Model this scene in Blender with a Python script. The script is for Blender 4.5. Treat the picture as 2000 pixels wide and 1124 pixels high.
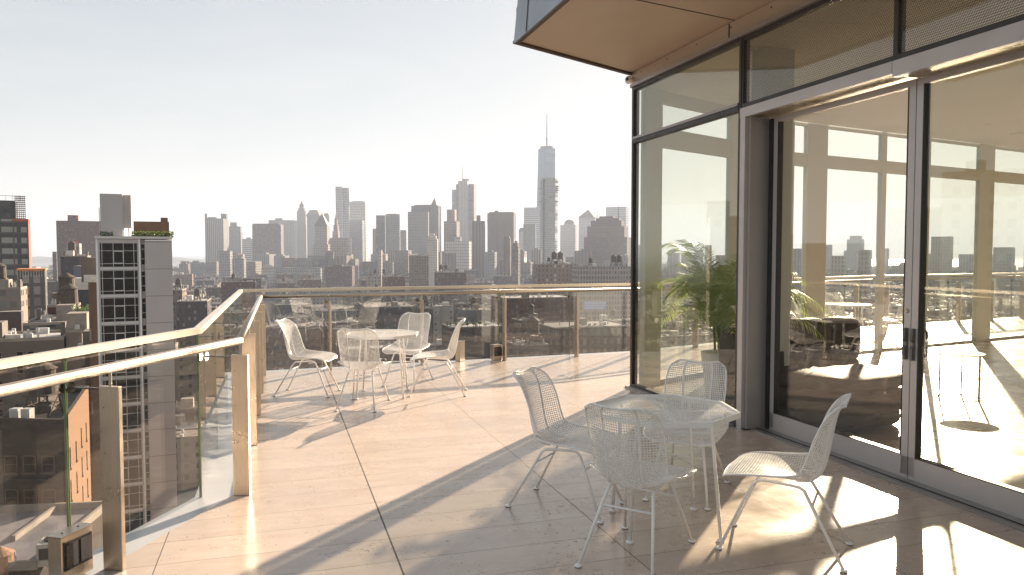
import bpy, bmesh, math, random
from mathutils import Vector, Matrix, noise
R = math.radians
for o in list(bpy.data.objects): bpy.data.objects.remove(o)
sc = bpy.context.scene
C = sc.collection

# ---------------------------------------------------------------- camera, sky, sun, exposure
F, EYE, PITCH = 1460.0, 1.66, math.atan(67/1460.0)
cd = bpy.data.cameras.new('camera'); cam = bpy.data.objects.new('camera', cd); C.objects.link(cam)
cam.location = (0, 0, EYE); cam.rotation_euler = (math.pi/2-PITCH, 0, 0)
cd.sensor_width = 36; cd.lens = 36*F/2000; cd.clip_start = .05; cd.clip_end = 60000
sc.camera = cam
SUN_AZ, SUN_EL = 28.0, 18.0                       # clockwise from +Y, above the horizon
w = bpy.data.worlds.new('World'); sc.world = w; w.use_nodes = True
wn = w.node_tree.nodes; wl = w.node_tree.links
sky = wn.new('ShaderNodeTexSky'); sky.sky_type = 'NISHITA'; sky.sun_disc = False
sky.sun_elevation = R(SUN_EL); sky.sun_rotation = R(SUN_AZ)
sky.altitude = 60; sky.air_density = 1.0; sky.dust_density = .7; sky.ozone_density = 1.0
bg = wn['Background']; gm = wn.new('ShaderNodeGamma'); gm.inputs[1].default_value = .38      # thin veil of cloud evens the sky out
wl.new(sky.outputs[0], gm.inputs[0]); 
wtc = wn.new('ShaderNodeTexCoord'); wmp = wn.new('ShaderNodeMapping'); wmp.inputs['Scale'].default_value = (1.2, 1.2, 5.5); wmp.inputs['Rotation'].default_value = (0, .18, .3); wnz = wn.new('ShaderNodeTexNoise')
wnz.inputs['Scale'].default_value = 2.1; wnz.inputs['Detail'].default_value = 7; wnz.inputs['Roughness'].default_value = .6; wnz.inputs['Distortion'].default_value = .6
wmr = wn.new('ShaderNodeMapRange'); wmr.inputs[1].default_value = .42; wmr.inputs[2].default_value = .75; wmr.inputs[3].default_value = 0; wmr.inputs[4].default_value = .4
wmx = wn.new('ShaderNodeMix'); wmx.data_type = 'RGBA'; wmx.inputs[7].default_value = (2.25, 2.30, 2.34, 1)
wl.new(wtc.outputs['Generated'], wmp.inputs[0]); wl.new(wmp.outputs[0], wnz.inputs['Vector']); wl.new(wnz.outputs['Fac'], wmr.inputs[0]); wl.new(wmr.outputs[0], wmx.inputs[0])
wtn = wn.new('ShaderNodeMix'); wtn.data_type = 'RGBA'; wtn.blend_type = 'MULTIPLY'; wtn.inputs[0].default_value = 1; wtn.inputs[7].default_value = (1.025, 1.0, .965, 1)
wl.new(gm.outputs[0], wmx.inputs[6]); wl.new(wmx.outputs[2], wtn.inputs[6]); wl.new(wtn.outputs[2], bg.inputs[0]); bg.inputs[1].default_value = .104
sd = bpy.data.lights.new('sun', 'SUN'); sd.energy = 5.0; sd.angle = R(.53); sd.color = (1, .81, .61)
sun = bpy.data.objects.new('sun', sd); C.objects.link(sun)
sv = Vector((math.sin(R(SUN_AZ))*math.cos(R(SUN_EL)), math.cos(R(SUN_AZ))*math.cos(R(SUN_EL)), math.sin(R(SUN_EL))))
sun.rotation_euler = sv.to_track_quat('Z', 'Y').to_euler(); sun.location = sv*50
vs = sc.view_settings; vs.view_transform = 'Standard'; vs.look = 'None'; vs.exposure = 1.86; vs.gamma = 1
cy = sc.cycles; cy.max_bounces = 10; cy.transparent_max_bounces = 40; cy.diffuse_bounces = 4; cy.glossy_bounces = 4
cy.transmission_bounces = 6; cy.volume_bounces = 0; cy.sample_clamp_indirect = 6; cy.caustics_reflective = False; cy.caustics_refractive = False

# ---------------------------------------------------------------- helpers
ZG = -68.0                                       # street level below the terrace
def ray(px, py):
    x = (px-1000)/F; z = (562-py)/F
    return Vector((x, math.cos(PITCH)+z*math.sin(PITCH), -math.sin(PITCH)+z*math.cos(PITCH)))
def at(px, py, Y):
    r = ray(px, py); t = Y/r.y
    return Vector((r.x*t, Y, EYE+r.z*t))
def fl(px, py, h=0.0):
    r = ray(px, py); t = (h-EYE)/r.z
    return Vector((r.x*t, r.y*t, h))

class MB:
    def __init__(s): s.v = []; s.f = []; s.m = []; s.cur = 0; s.smooth = []; s.sm = False
    def add(s, vs, fs):
        b = len(s.v); s.v += [tuple(p) for p in vs]
        for f in fs: s.f.append(tuple(i+b for i in f)); s.m.append(s.cur); s.smooth.append(s.sm)
    def box(s, c, d, rz=0.0, taper=1.0):
        cx, cy_, cz = c; x, y, z = d[0]/2, d[1]/2, d[2]/2; ca, sa = math.cos(rz), math.sin(rz); vs = []
        for k, t in ((-1, 1.0), (1, taper)):
            for a, b in ((-1, -1), (1, -1), (1, 1), (-1, 1)):
                px, py = a*x*t, b*y*t
                vs.append((cx+px*ca-py*sa, cy_+px*sa+py*ca, cz+k*z))
        s.add(vs, [(3, 2, 1, 0), (4, 5, 6, 7), (0, 1, 5, 4), (1, 2, 6, 5), (2, 3, 7, 6), (3, 0, 4, 7)])
    def prism(s, poly, z0, z1, cap=True):
        n = len(poly)
        ar = sum(poly[i][0]*poly[(i+1) % n][1]-poly[(i+1) % n][0]*poly[i][1] for i in range(n))
        if ar < 0: poly = poly[::-1]
        vs = [(p[0], p[1], z0) for p in poly]+[(p[0], p[1], z1) for p in poly]
        fs = [(i, (i+1) % n, (i+1) % n+n, i+n) for i in range(n)]
        if cap: fs += [tuple(range(n-1, -1, -1)), tuple(range(n, 2*n))]
        s.add(vs, fs)
    def loft(s, rings, cap=True):
        n = len(rings[0]); vs = [p for r in rings for p in r]; fs = []
        for k in range(len(rings)-1):
            for i in range(n):
                j = (i+1) % n; fs.append((k*n+i, k*n+j, (k+1)*n+j, (k+1)*n+i))
        if cap: fs += [tuple(range(n-1, -1, -1)), tuple((len(rings)-1)*n+i for i in range(n))]
        s.add(vs, fs)
    def lathe(s, prof, c=(0, 0, 0), n=16):
        s.loft([[(c[0]+r*math.cos(2*math.pi*i/n), c[1]+r*math.sin(2*math.pi*i/n), c[2]+z) for i in range(n)] for r, z in prof])
    def tube(s, pts, r, n=6, cap=True):
        pts = [Vector(p) for p in pts]; rings = []; up = Vector((0, 0, 1))
        for i, p in enumerate(pts):
            t = (pts[min(i+1, len(pts)-1)]-pts[max(i-1, 0)])
            if t.length < 1e-9: t = Vector((0, 0, 1))
            t.normalize()
            a = t.cross(up)
            if a.length < .05: a = t.cross(Vector((1, 0, 0)))
            a.normalize(); b = a.cross(t)
            rr = r[i] if isinstance(r, (list, tuple)) else r
            rings.append([p+(a*math.cos(2*math.pi*k/n)-b*math.sin(2*math.pi*k/n))*rr for k in range(n)])
        s.loft(rings[::-1] if False else rings, cap)
    def bar(s, p, q, w_, h_):
        p, q = Vector(p), Vector(q); t = (q-p).normalized(); a = t.cross(Vector((0, 0, 1)))
        if a.length < .02: a = Vector((1, 0, 0))
        a.normalize(); b = a.cross(t)
        rs = [[o+a*(x*w_/2)+b*(y*h_/2) for x, y in ((-1, -1), (1, -1), (1, 1), (-1, 1))] for o in (p, q)]
        s.loft(rs)
    def build(s, name, mats, parent=None, loc=None, rz=0.0):
        me = bpy.data.meshes.new(name); me.from_pydata(s.v, [], s.f)
        if not isinstance(mats, (list, tuple)): mats = [mats]
        for m_ in mats: me.materials.append(m_)
        if len(mats) > 1: me.polygons.foreach_set('material_index', s.m)
        if any(s.smooth): me.polygons.foreach_set('use_smooth', s.smooth)
        me.update()
        o = bpy.data.objects.new(name, me); C.objects.link(o)
        if parent: o.parent = parent
        if loc is not None: o.location = loc
        o.rotation_euler.z = rz
        return o
def fixn(o):
    b = bmesh.new(); b.from_mesh(o.data); bmesh.ops.recalc_face_normals(b, faces=b.faces); b.to_mesh(o.data); b.free(); return o
def bevel(o, wd, seg=2):
    m_ = o.modifiers.new('bevel', 'BEVEL'); m_.width = wd; m_.segments = seg; m_.limit_method = 'ANGLE'; m_.angle_limit = R(35); return o
def tag(o, label=None, cat=None, group=None, kind=None):
    if label: o['label'] = label
    if cat: o['category'] = cat
    if group: o['group'] = group
    if kind: o['kind'] = kind
    return o
def empty(name, loc=(0, 0, 0), rz=0.0, label=None, cat=None, group=None):
    o = bpy.data.objects.new(name, None); C.objects.link(o); o.location = loc; o.rotation_euler.z = rz
    o.empty_display_size = .2
    return tag(o, label, cat, group)
KIDS = {}
def copy_tree(o, parent=None):
    c = o.copy(); C.objects.link(c); c.parent = parent
    for ch in list(o.children): copy_tree(ch, c)
    return c

# ---------------------------------------------------------------- materials
def nt(name):
    m_ = bpy.data.materials.new(name); m_.use_nodes = True; t = m_.node_tree
    return m_, t, t.nodes['Principled BSDF'], t.nodes['Material Output']
class G:                                        # tiny node-graph builder
    def __init__(s, t): s.t = t
    def n(s, typ, **k):
        x = s.t.nodes.new(typ)
        for a, b in k.items(): setattr(x, a, b)
        return x
    def put(s, sock, v):
        if v is None: return
        if hasattr(v, 'is_output'): s.t.links.new(v, sock)
        else: sock.default_value = v
    def m(s, op, a, b=None, c=None, clamp=False):
        x = s.n('ShaderNodeMath', operation=op, use_clamp=clamp); s.put(x.inputs[0], a); s.put(x.inputs[1], b); s.put(x.inputs[2], c)
        return x.outputs[0]
    def mix(s, f, a, b, blend='MIX'):
        x = s.n('ShaderNodeMix', data_type='RGBA', blend_type=blend); s.put(x.inputs[0], f); s.put(x.inputs[6], a); s.put(x.inputs[7], b)
        return x.outputs[2]
    def noise(s, vec, scale, detail=4, rough=.55, dist=0):
        x = s.n('ShaderNodeTexNoise'); s.put(x.inputs['Vector'], vec); x.inputs['Scale'].default_value = scale
        x.inputs['Detail'].default_value = detail; x.inputs['Roughness'].default_value = rough; x.inputs['Distortion'].default_value = dist
        return x.outputs['Fac']
    def ramp(s, f, a, b, c0=0.0, c1=1.0):
        x = s.n('ShaderNodeMapRange'); s.put(x.inputs[0], f); x.inputs[1].default_value = a; x.inputs[2].default_value = b
        x.inputs[3].default_value = c0; x.inputs[4].default_value = c1
        return x.outputs[0]
    def sep(s, v):
        x = s.n('ShaderNodeSeparateXYZ'); s.put(x.inputs[0], v); return x.outputs
    def comb(s, a, b, c=0.0):
        x = s.n('ShaderNodeCombineXYZ'); s.put(x.inputs[0], a); s.put(x.inputs[1], b); s.put(x.inputs[2], c); return x.outputs[0]
    def coord(s, k='Object'): return s.n('ShaderNodeTexCoord').outputs[k]
    def bump(s, h, st, dist=.01):
        x = s.n('ShaderNodeBump'); s.put(x.inputs['Height'], h); x.inputs['Strength'].default_value = st; x.inputs['Distance'].default_value = dist
        return x.outputs[0]
def c4(c): return (c[0], c[1], c[2], 1)
MC = {}
def plain(name, col, rough=.5, metal=0.0, var=.12, scale=6.0, bump=0.0, streak=0.0, spec=.5):
    if name in MC: return MC[name]
    m_, t, p, o = nt(name); g = G(t); co = g.coord()
    n1 = g.noise(co, scale, 5)
    base = g.mix(g.ramp(n1, .3, .7), c4([x*(1-var) for x in col]), c4([min(1, x*(1+var)) for x in col]))
    if streak:
        sp = g.sep(co); st = g.noise(g.comb(g.m('MULTIPLY', sp[0], 9), g.m('MULTIPLY', sp[1], 9), g.m('MULTIPLY', sp[2], .7)), 1.5, 4)
        base = g.mix(g.ramp(st, .45, .75, 0, streak), base, c4([x*.45 for x in col]))
    t.links.new(base, p.inputs['Base Color']); p.inputs['Metallic'].default_value = metal
    g.put(p.inputs['Roughness'], g.ramp(g.noise(co, scale*2.3, 3), .3, .7, max(.02, rough-.08), min(1, rough+.08)))
    p.inputs['Specular IOR Level'].default_value = spec
    if bump: t.links.new(g.bump(g.noise(co, scale*8, 3), bump, .003), p.inputs['Normal'])
    MC[name] = m_; return m_
def brushed(name, col, rough=.3):
    m_, t, p, o = nt(name); g = G(t); co = g.coord(); sp = g.sep(co)
    n1 = g.noise(g.comb(g.m('MULTIPLY', sp[0], 60), g.m('MULTIPLY', sp[1], 60), g.m('MULTIPLY', sp[2], 3)), 3, 3)
    n2 = g.noise(co, 3.5, 4)
    b = g.mix(g.ramp(n1, .3, .7), c4([x*.86 for x in col]), c4(col)); b = g.mix(g.ramp(n2, .5, .8, 0, .22), b, c4([x*.7 for x in col]))
    t.links.new(b, p.inputs['Base Color']); p.inputs['Metallic'].default_value = 1
    g.put(p.inputs['Roughness'], g.ramp(n2, .3, .75, rough-.06, rough+.16))
    return m_
def glass(name, tint, ior=1.52, rough=0.0, refl=1.0, dots=None, dirt=.0):
    m_, t, p, o = nt(name); g = G(t); t.nodes.remove(p)
    tr = g.n('ShaderNodeBsdfTransparent'); tr.inputs[0].default_value = c4(tint)
    gl = g.n('ShaderNodeBsdfGlossy'); gl.inputs['Roughness'].default_value = rough; gl.inputs[0].default_value = (refl, refl, refl, 1)
    # each sheet has two faces, and the fresnel node would see the inner side as glass-to-air: use the outer angle on both
    lw = g.n('ShaderNodeLayerWeight'); lw.inputs['Blend'].default_value = .5
    k = ((ior-1)/(ior+1))**2
    fac = g.m('ADD', g.m('MULTIPLY', g.m('POWER', lw.outputs['Facing'], 5.0), 1-k), k, clamp=True)
    mx = g.n('ShaderNodeMixShader'); t.links.new(fac, mx.inputs[0]); t.links.new(tr.outputs[0], mx.inputs[1]); t.links.new(gl.outputs[0], mx.inputs[2])
    out = mx.outputs[0]
    if dirt:
        co = g.coord(); n1 = g.ramp(g.noise(co, 2.2, 6, .65), .45, .8, 0, dirt)
        df = g.n('ShaderNodeBsdfDiffuse'); df.inputs[0].default_value = (.6, .58, .54, 1)
        m2 = g.n('ShaderNodeMixShader'); t.links.new(n1, m2.inputs[0]); t.links.new(out, m2.inputs[1]); t.links.new(df.outputs[0], m2.inputs[2]); out = m2.outputs[0]
    if dots:
        sp_, rad, col = dots; q = g.sep(g.coord())
        a = g.m('SUBTRACT', g.m('FRACT', g.m('DIVIDE', q[0], sp_)), .5)
        row = g.m('DIVIDE', q[2], sp_*.87)
        a = g.m('SUBTRACT', g.m('FRACT', g.m('ADD', g.m('DIVIDE', q[0], sp_), g.m('MULTIPLY', g.m('FLOOR', row), .5))), .5)
        b = g.m('SUBTRACT', g.m('FRACT', row), .5)
        d = g.m('SQRT', g.m('ADD', g.m('MULTIPLY', a, a), g.m('MULTIPLY', b, b)))
        ms = g.m('LESS_THAN', d, rad)
        df = g.n('ShaderNodeBsdfDiffuse'); df.inputs[0].default_value = c4(col)
        m2 = g.n('ShaderNodeMixShader'); t.links.new(ms, m2.inputs[0]); t.links.new(out, m2.inputs[1]); t.links.new(df.outputs[0], m2.inputs[2]); out = m2.outputs[0]
    t.links.new(out, o.inputs['Surface'])
    return m_
FM = {}
def facade(name, wall, glass_=(.03, .035, .04), bay=3.2, storey=3.4, ww=.42, wh=.5, roof=(.16, .15, .14), lit=.25, jit=.16, mix_hi=(.20, .19, .17)):
    """masonry wall with a grid of windows; some blinds pale, walls stained, every building its own shade"""
    if name in FM: return FM[name]
    m_, t, p, o = nt(name); g = G(t); co = g.coord('Object'); nn = g.sep(g.coord('Normal')); q = g.sep(co)
    geo = g.n('ShaderNodeObjectInfo').outputs['Random']
    sx = g.m('GREATER_THAN', g.m('ABSOLUTE', nn[0]), g.m('ABSOLUTE', nn[1]))
    u = g.m('ADD', g.m('MULTIPLY', sx, q[1]), g.m('MULTIPLY', g.m('SUBTRACT', 1.0, sx), q[0]))
    uu = g.m('DIVIDE', u, bay); vv = g.m('DIVIDE', q[2], storey)
    fx = g.m('ABSOLUTE', g.m('SUBTRACT', g.m('FRACT', uu), .5)); fz = g.m('ABSOLUTE', g.m('SUBTRACT', g.m('FRACT', vv), .5))
    side = g.m('LESS_THAN', g.m('ABSOLUTE', nn[2]), .5)
    win = g.m('MULTIPLY', g.m('MULTIPLY', g.m('LESS_THAN', fx, ww/2), g.m('LESS_THAN', fz, wh/2)), side)
    wh_ = g.n('ShaderNodeTexWhiteNoise'); wh_.noise_dimensions = '3D'
    t.links.new(g.comb(g.m('FLOOR', uu), g.m('FLOOR', vv), g.m('ADD', g.m('MULTIPLY', sx, 7.3), geo)), wh_.inputs['Vector'])
    blind = g.m('LESS_THAN', wh_.outputs['Value'], lit)
    gcol = g.mix(blind, c4(glass_), c4(mix_hi))
    n1 = g.noise(co, .12, 4); n2 = g.noise(g.comb(g.m('MULTIPLY', q[0], .9), g.m('MULTIPLY', q[1], .9), g.m('MULTIPLY', q[2], .12)), 1.0, 4)
    hs = g.n('ShaderNodeHueSaturation'); hs.inputs['Color'].default_value = c4(wall)
    g.put(hs.inputs['Value'], g.m('ADD', 1-jit, g.m('MULTIPLY', geo, 2*jit)))
    wc = g.mix(g.ramp(n1, .35, .7, 0, .35), hs.outputs[0], c4([x*.6 for x in wall])); wc = g.mix(g.ramp(n2, .5, .8, 0, .35), wc, c4([x*.5 for x in wall]))
    rn = g.noise(co, .35, 5); rc = g.mix(g.ramp(rn, .35, .7), c4([x*.6 for x in roof]), c4([min(.6, x*1.5) for x in roof]))
    col = g.mix(side, rc, wc); col = g.mix(win, col, gcol)
    t.links.new(col, p.inputs['Base Color'])
    g.put(p.inputs['Roughness'], g.m('SUBTRACT', .88, g.m('MULTIPLY', g.m('MULTIPLY', win, g.m('SUBTRACT', 1.0, blind)), .75)))
    t.links.new(g.bump(g.m('SUBTRACT', 1.0, win), .5, .25), p.inputs['Normal'])
    FM[name] = m_; return m_

WHITE = plain('white_powder_coat', (.88, .87, .85), .32, 0, .04, 9)
FOOTPAD = plain('black_rubber', (.015, .015, .015), .6)
STEEL = brushed('brushed_steel', (.60, .515, .425), .30)
STEELB = brushed('polished_steel', (.50, .435, .36), .30)
ALU = plain('grey_aluminium', (.40, .37, .355), .40, .3, .05, 2)
ALU2 = plain('light_aluminium', (.56, .525, .51), .40, .3, .05, 2)
GASKET = plain('black_gasket', (.05, .046, .045), .45)
SOFFIT = plain('soffit_panel', (.69, .57, .46), .42, .1, .05, .8)
FASCIA = plain('fascia_panel', (.30, .32, .35), .35, .4, .06, .7)
CEIL = plain('ceiling_paint', (.84, .835, .80), .7, 0, .02, 1)
PLASTER = plain('pale_plaster', (.72, .735, .68), .6, 0, .04, 1)
DARKM = plain('dark_metal', (.05, .05, .055), .4, .6)
LEATHER = plain('brown_leather', (.030, .020, .013), .6, 0, .25, 5, .25, spec=.3)
G_RAIL = glass('railing_glass', (.935, .937, .928), 1.7, dirt=.008)
G_EDGE = plain('green_glass_edge', (.20, .27, .13), .12, 0, .2, 8)
G_DOOR = glass('door_glass', (.955, .96, .935), 1.65, dirt=.02)
G_DOOR2 = glass('overlapping_door_glass', (.87, .885, .835), 1.7, dirt=.02)
G_CORNER = glass('tinted_corner_glass', (.895, .91, .875), 1.65, dirt=.02)
G_FAR = glass('far_window_glass', (.97, .975, .96), 1.5)
G_FRIT = glass('fritted_glass', (.86, .87, .83), 1.75, dots=(.019, .27, (.22, .21, .19)))
G_FRIT2 = glass('lightly_fritted_glass', (.90, .91, .87), 1.7, dots=(.019, .15, (.35, .35, .34)))
# ---------------------------------------------------------------- the terrace and the glazed room
TH = R(17.4)                                      # the facade runs 17.4 degrees left of the view
DA = Vector((-math.sin(TH), math.cos(TH), 0)); DE = Vector((math.cos(TH), math.sin(TH), 0))
def fa(a, e, z=0.0): return DA*a+DE*e+Vector((0, 0, z))   # along / across the facade
def stone():
    m_, t, p, o = nt('travertine_paving'); g = G(t); co = g.coord(); q = g.sep(co)
    a = g.m('ADD', g.m('MULTIPLY', q[0], DA.x), g.m('MULTIPLY', q[1], DA.y)); e = g.m('ADD', g.m('MULTIPLY', q[0], DE.x), g.m('MULTIPLY', q[1], DE.y))
    ua = g.m('DIVIDE', g.m('SUBTRACT', a, 3.97-.328*40), .328); ue = g.m('DIVIDE', g.m('ADD', e, 1.24*20-.60), 1.24)
    fa_ = g.m('ABSOLUTE', g.m('SUBTRACT', g.m('FRACT', g.m('ADD', ua, .5)), .5)); fe = g.m('ABSOLUTE', g.m('SUBTRACT', g.m('FRACT', g.m('ADD', ue, .5)), .5))
    j1 = g.m('LESS_THAN', fa_, .0052); j2 = g.m('LESS_THAN', fe, .0022)
    big = g.m('LESS_THAN', g.m('ABSOLUTE', g.m('SUBTRACT', e, .60)), .005)
    joint = g.m('MAXIMUM', g.m('MAXIMUM', j1, j2), big)
    wn_ = g.n('ShaderNodeTexWhiteNoise'); wn_.noise_dimensions = '2D'; t.links.new(g.comb(g.m('FLOOR', ua), g.m('FLOOR', ue)), wn_.inputs['Vector'])
    tile = wn_.outputs['Value']
    # travertine bedding: long soft veins along each slab, shifted from slab to slab
    vein = g.noise(g.comb(g.m('ADD', g.m('MULTIPLY', a, 5.5), g.m('MULTIPLY', tile, 37)), g.m('ADD', g.m('MULTIPLY', e, 1.9), g.m('MULTIPLY', tile, 19)), tile), 1.6, 7, .62, .4)
    cloud = g.noise(co, 1.3, 5, .6)
    base = g.mix(g.ramp(vein, .3, .72), (.545, .42, .335, 1), (.64, .525, .43, 1))
    base = g.mix(g.ramp(cloud, .35, .7, 0, .35), base, (.38, .315, .26, 1))
    hs = g.n('ShaderNodeHueSaturation'); t.links.new(base, hs.inputs['Color']); g.put(hs.inputs['Value'], g.ramp(tile, 0, 1, .955, 1.04)); base = hs.outputs[0]
    pv = g.n('ShaderNodeTexVoronoi'); pv.feature = 'F1'
    t.links.new(g.comb(g.m('MULTIPLY', a, 75), g.m('MULTIPLY', e, 42), tile), pv.inputs['Vector']); pv.inputs['Scale'].default_value = 1
    patch = g.ramp(g.noise(g.comb(g.m('MULTIPLY', a, 5), g.m('MULTIPLY', e, 2.2), tile), 1.0, 3, .6), .52, .62)
    pit = g.m('MULTIPLY', g.m('LESS_THAN', pv.outputs['Distance'], g.ramp(g.noise(co, 23, 2), .4, .7, 0, .42)), g.m('GREATER_THAN', patch, .25))
    base = g.mix(g.m('MULTIPLY', pit, .9), base, (.13, .09, .06, 1)); base = g.mix(joint, base, (.07, .055, .045, 1))
    t.links.new(base, p.inputs['Base Color'])
    rg = g.ramp(g.noise(co, 2.4, 6, .65), .3, .75, .17, .35)
    g.put(p.inputs['Roughness'], g.m('ADD', rg, g.m('MULTIPLY', g.m('MAXIMUM', pit, joint), .4)))
    h = g.m('SUBTRACT', g.m('MULTIPLY', vein, .05), g.m('MULTIPLY', g.m('MAXIMUM', pit, joint), 1.0))
    t.links.new(g.bump(h, .35, .003), p.inputs['Normal'])
    p.inputs['Specular IOR Level'].default_value = .6
    return m_
STONE = stone()

I = [Vector(p) for p in ((-3.4, -3.0), (-1.855, 5.07), (-3.46, 10.28), (2.2, 12.45), (8.0, 16.6), (24.0, 24.6))]   # the line of the balusters
def offset_poly(P, d):
    out = []
    for i, p in enumerate(P):
        ns = []
        for a, b in ((i-1, i), (i, i+1)):
            if a >= 0 and b < len(P):
                t = (P[b]-P[a]).normalized(); ns.append(Vector((-t.y, t.x)))
        n = sum(ns, Vector((0, 0))).normalized(); out.append(p+n*(d/n.dot(ns[0])))
    return out
EDGE = offset_poly(I, .06); GL = offset_poly(I, .27)
back = [(26.0, 20.0), (26.0, -8.0), (-3.8, -8.0)]
mb = MB(); mb.prism([tuple(p) for p in EDGE]+back, -.06, 0); tag(mb.build('terrace_floor', STONE), kind='structure')
mb = MB()
out_ = offset_poly(I, .31)
for i in range(len(I)-1):
    a, b, c, d = EDGE[i], EDGE[i+1], out_[i+1], out_[i]
    mb.prism([tuple(a), tuple(b), tuple(c), tuple(d)], -.05, -.012)
tag(mb.build('drain_strip', plain('strip_metal', (.56, .56, .56), .35, .3, .05, 2)), kind='structure')
mb = MB(); mb.prism([tuple(p) for p in offset_poly(I, .30)]+back, -.6, -.064); mb.prism([tuple(p) for p in offset_poly(I, -.6)]+back, ZG, -.604)
tag(fixn(mb.build('terrace_building', facade('own_tower', (.45, .45, .46), (.05, .06, .07), 3, 3.3, .8, .7))), 'pale tower block carrying the stone terrace, directly under it', 'building')

# railing: balusters, handrail, glass panels with flat cap, clamps
def seg_pts(P, s):      # point and direction at distance s along the polyline
    for i in range(len(P)-1):
        L = (P[i+1]-P[i]).length
        if s <= L or i == len(P)-2:
            t = (P[i+1]-P[i]).normalized(); return P[i]+t*s, t
        s -= L
HR, CAPZ = 1.065, 1.135
CHROME = plain('dark_chrome', (.30, .27, .24), .15, 1.0, .1, 20)
def railing():
    root = empty('glass_railing', (I[1].x, I[1].y, 0), 0, 'long glass railing with pale steel handrail round the open terrace edge', 'railing')
    off = Vector((I[1].x, I[1].y, 0))
    W = lambda p, z: Vector((p.x, p.y, z))-off
    posts = []
    L01 = (I[1]-I[0]).length; t01 = (I[1]-I[0]).normalized()
    for k in range(6): posts.append((I[1]-t01*(1.235*k), t01))
    t12 = (I[2]-I[1]).normalized()
    for s in (1.39, 2.64, 3.90, 5.25): posts.append((I[1]+t12*s, t12))
    t23 = (I[3]-I[2]).normalized()
    for s in (.93, 2.27, 3.58, 4.82, 6.0): posts.append((I[2]+t23*s, t23))
    t34 = (I[4]-I[3]).normalized(); L = (I[4]-I[3]).length
    for k in range(1, 6): posts.append((I[3]+t34*(1.3*k), t34))
    t45 = (I[5]-I[4]).normalized()
    for k in range(9): posts.append((I[4]+t45*(.5+1.3*k), t45))
    for p, t in posts:
        n = Vector((-t.y, t.x)); rz = math.atan2(t.y, t.x)
        if (p-I[1]).length < .01: rz = math.atan2(t12.y, t12.x)*.25+rz*.75
        m1 = MB(); m1.box((0, 0, .485), (.030, .115, .97), 0)
        b = m1.build('baluster', STEEL, root, W(p, 0), rz); bevel(b, .003, 1)
        for bz in (.09, .62, .86):
            m8 = MB()
            for sx in (-1,): m8.loft([[(sx*.0155-dx, .03+.003*math.cos(.785*i), bz+.003*math.sin(.785*i)) for i in range(8)] for dx in (0, .002)])
            fixn(m8.build('bolt', DARKM, b))
        m2 = MB(); m2.tube([(0, 0, .97), (0, 0, HR-.02)], .008, 8)
        m2.build('stem', STEELB, b)
        # clamp arm and disc holding the glass joint
        m3 = MB(); m3.tube([(0, .055, .955), (0, .25, .955)], .006, 6)
        for yy in (.232, .274):
            m3.loft([[(.031*math.cos(2*math.pi*i/14), yy+dy, .955+.031*math.sin(2*math.pi*i/14)) for i in range(14)] for dy in (0, .010)])
        fixn(m3.build('glass_clamp', CHROME, b))
    m4 = MB(); m4.sm = True
    # round handrail, each run its own straight tube with a ball at the bend
    for i in range(len(I)-1):
        m4.tube([W(I[i], HR), W(I[i+1], HR)], .027, 14)
    for p in I[1:-1]: m4.lathe([(.001, -.027), (.015, -.0225), (.0235, -.013), (.027, 0), (.0235, .013), (.015, .0225), (.001, .027)], W(p, HR), 12)
    fixn(m4.build('handrail', STEELB, root))
    m5 = MB()
    for i in range(len(GL)-1): m5.bar(W(GL[i], CAPZ), W(GL[i+1], CAPZ), .05, .042)
    m5.build('cap_rail', plain('cap_metal', (.72, .64, .54), .38, .6, .02, 3), root)
    # glass panels between joints beside every baluster
    for i in range(len(GL)-1):
        a, b = GL[i], GL[i+1]; t = (b-a).normalized(); L = (b-a).length
        js = sorted(s for s in ((p-a).dot(t) for p, tt in posts if (tt-(I[i+1]-I[i]).normalized()).length < 1e-4) if .05 < s < L-.05)
        ss = [0]+js+[L]
        for s0, s1 in zip(ss, ss[1:]):
            c = a+t*((s0+s1)/2); ln = s1-s0-.014
            m6 = MB(); m6.box((0, 0, 0), (ln, .014, 1.16)); pn = m6.build('glass_panel', G_RAIL, root, W(c, .535), math.atan2(t.y, t.x))
            for sx in (-1, 1):
                m7 = MB(); m7.box((sx*(ln/2+.0018), 0, 0), (.003, .0145, 1.155)); m7.build('glass_edge', G_EDGE, pn)
    return root
railing()
def power_box(p, rz, label, w_=.085, l_=.20, h_=.235, dark=True):
    root = empty('power_box', (p[0], p[1], 0), rz, label, 'outlet box', None)
    m1 = MB(); m1.box((0, 0, h_/2), (w_, l_, h_)); bevel(m1.build('housing', STEEL, root), .003, 1)
    m1 = MB(); m1.box((0, 0, h_+.003), (w_+.006, l_+.006, .006)); lid = m1.build('lid', STEELB, root)
    m1 = MB()
    for y in (-.05, .05): m1.lathe([(.006, 0), (.006, .003)], (0, y, h_+.006), 10)
    m1.build('screw', DARKM, lid)
    if dark:
        m1 = MB(); m1.box((w_/2+.004, 0, h_*.58), (.008, l_*.86, h_*.62)); s_ = m1.build('socket_cover', plain('socket_black', (.03, .03, .033), .25), root)
        m1 = MB()
        for y in (-.045, .045): m1.box((w_/2+.0105, y, h_*.58), (.005, l_*.36, h_*.5))
        m1.build('socket_flap', plain('socket_grey', (.06, .06, .065), .3), s_)
    return root
power_box(fl(150, 1122)+Vector((-.015, -.02, 0)), R(-14), 'steel outlet box with black socket covers at the near end of the left railing')
power_box((-.80, 11.47), R(-22), 'slim steel outlet box right of the right-hand chair at the farther table', .085, .16, .30, False)
power_box((-.25, 11.62), R(-60), 'low steel outlet box with dark sockets, right beside a far railing post', .12, .14, .23)

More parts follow.
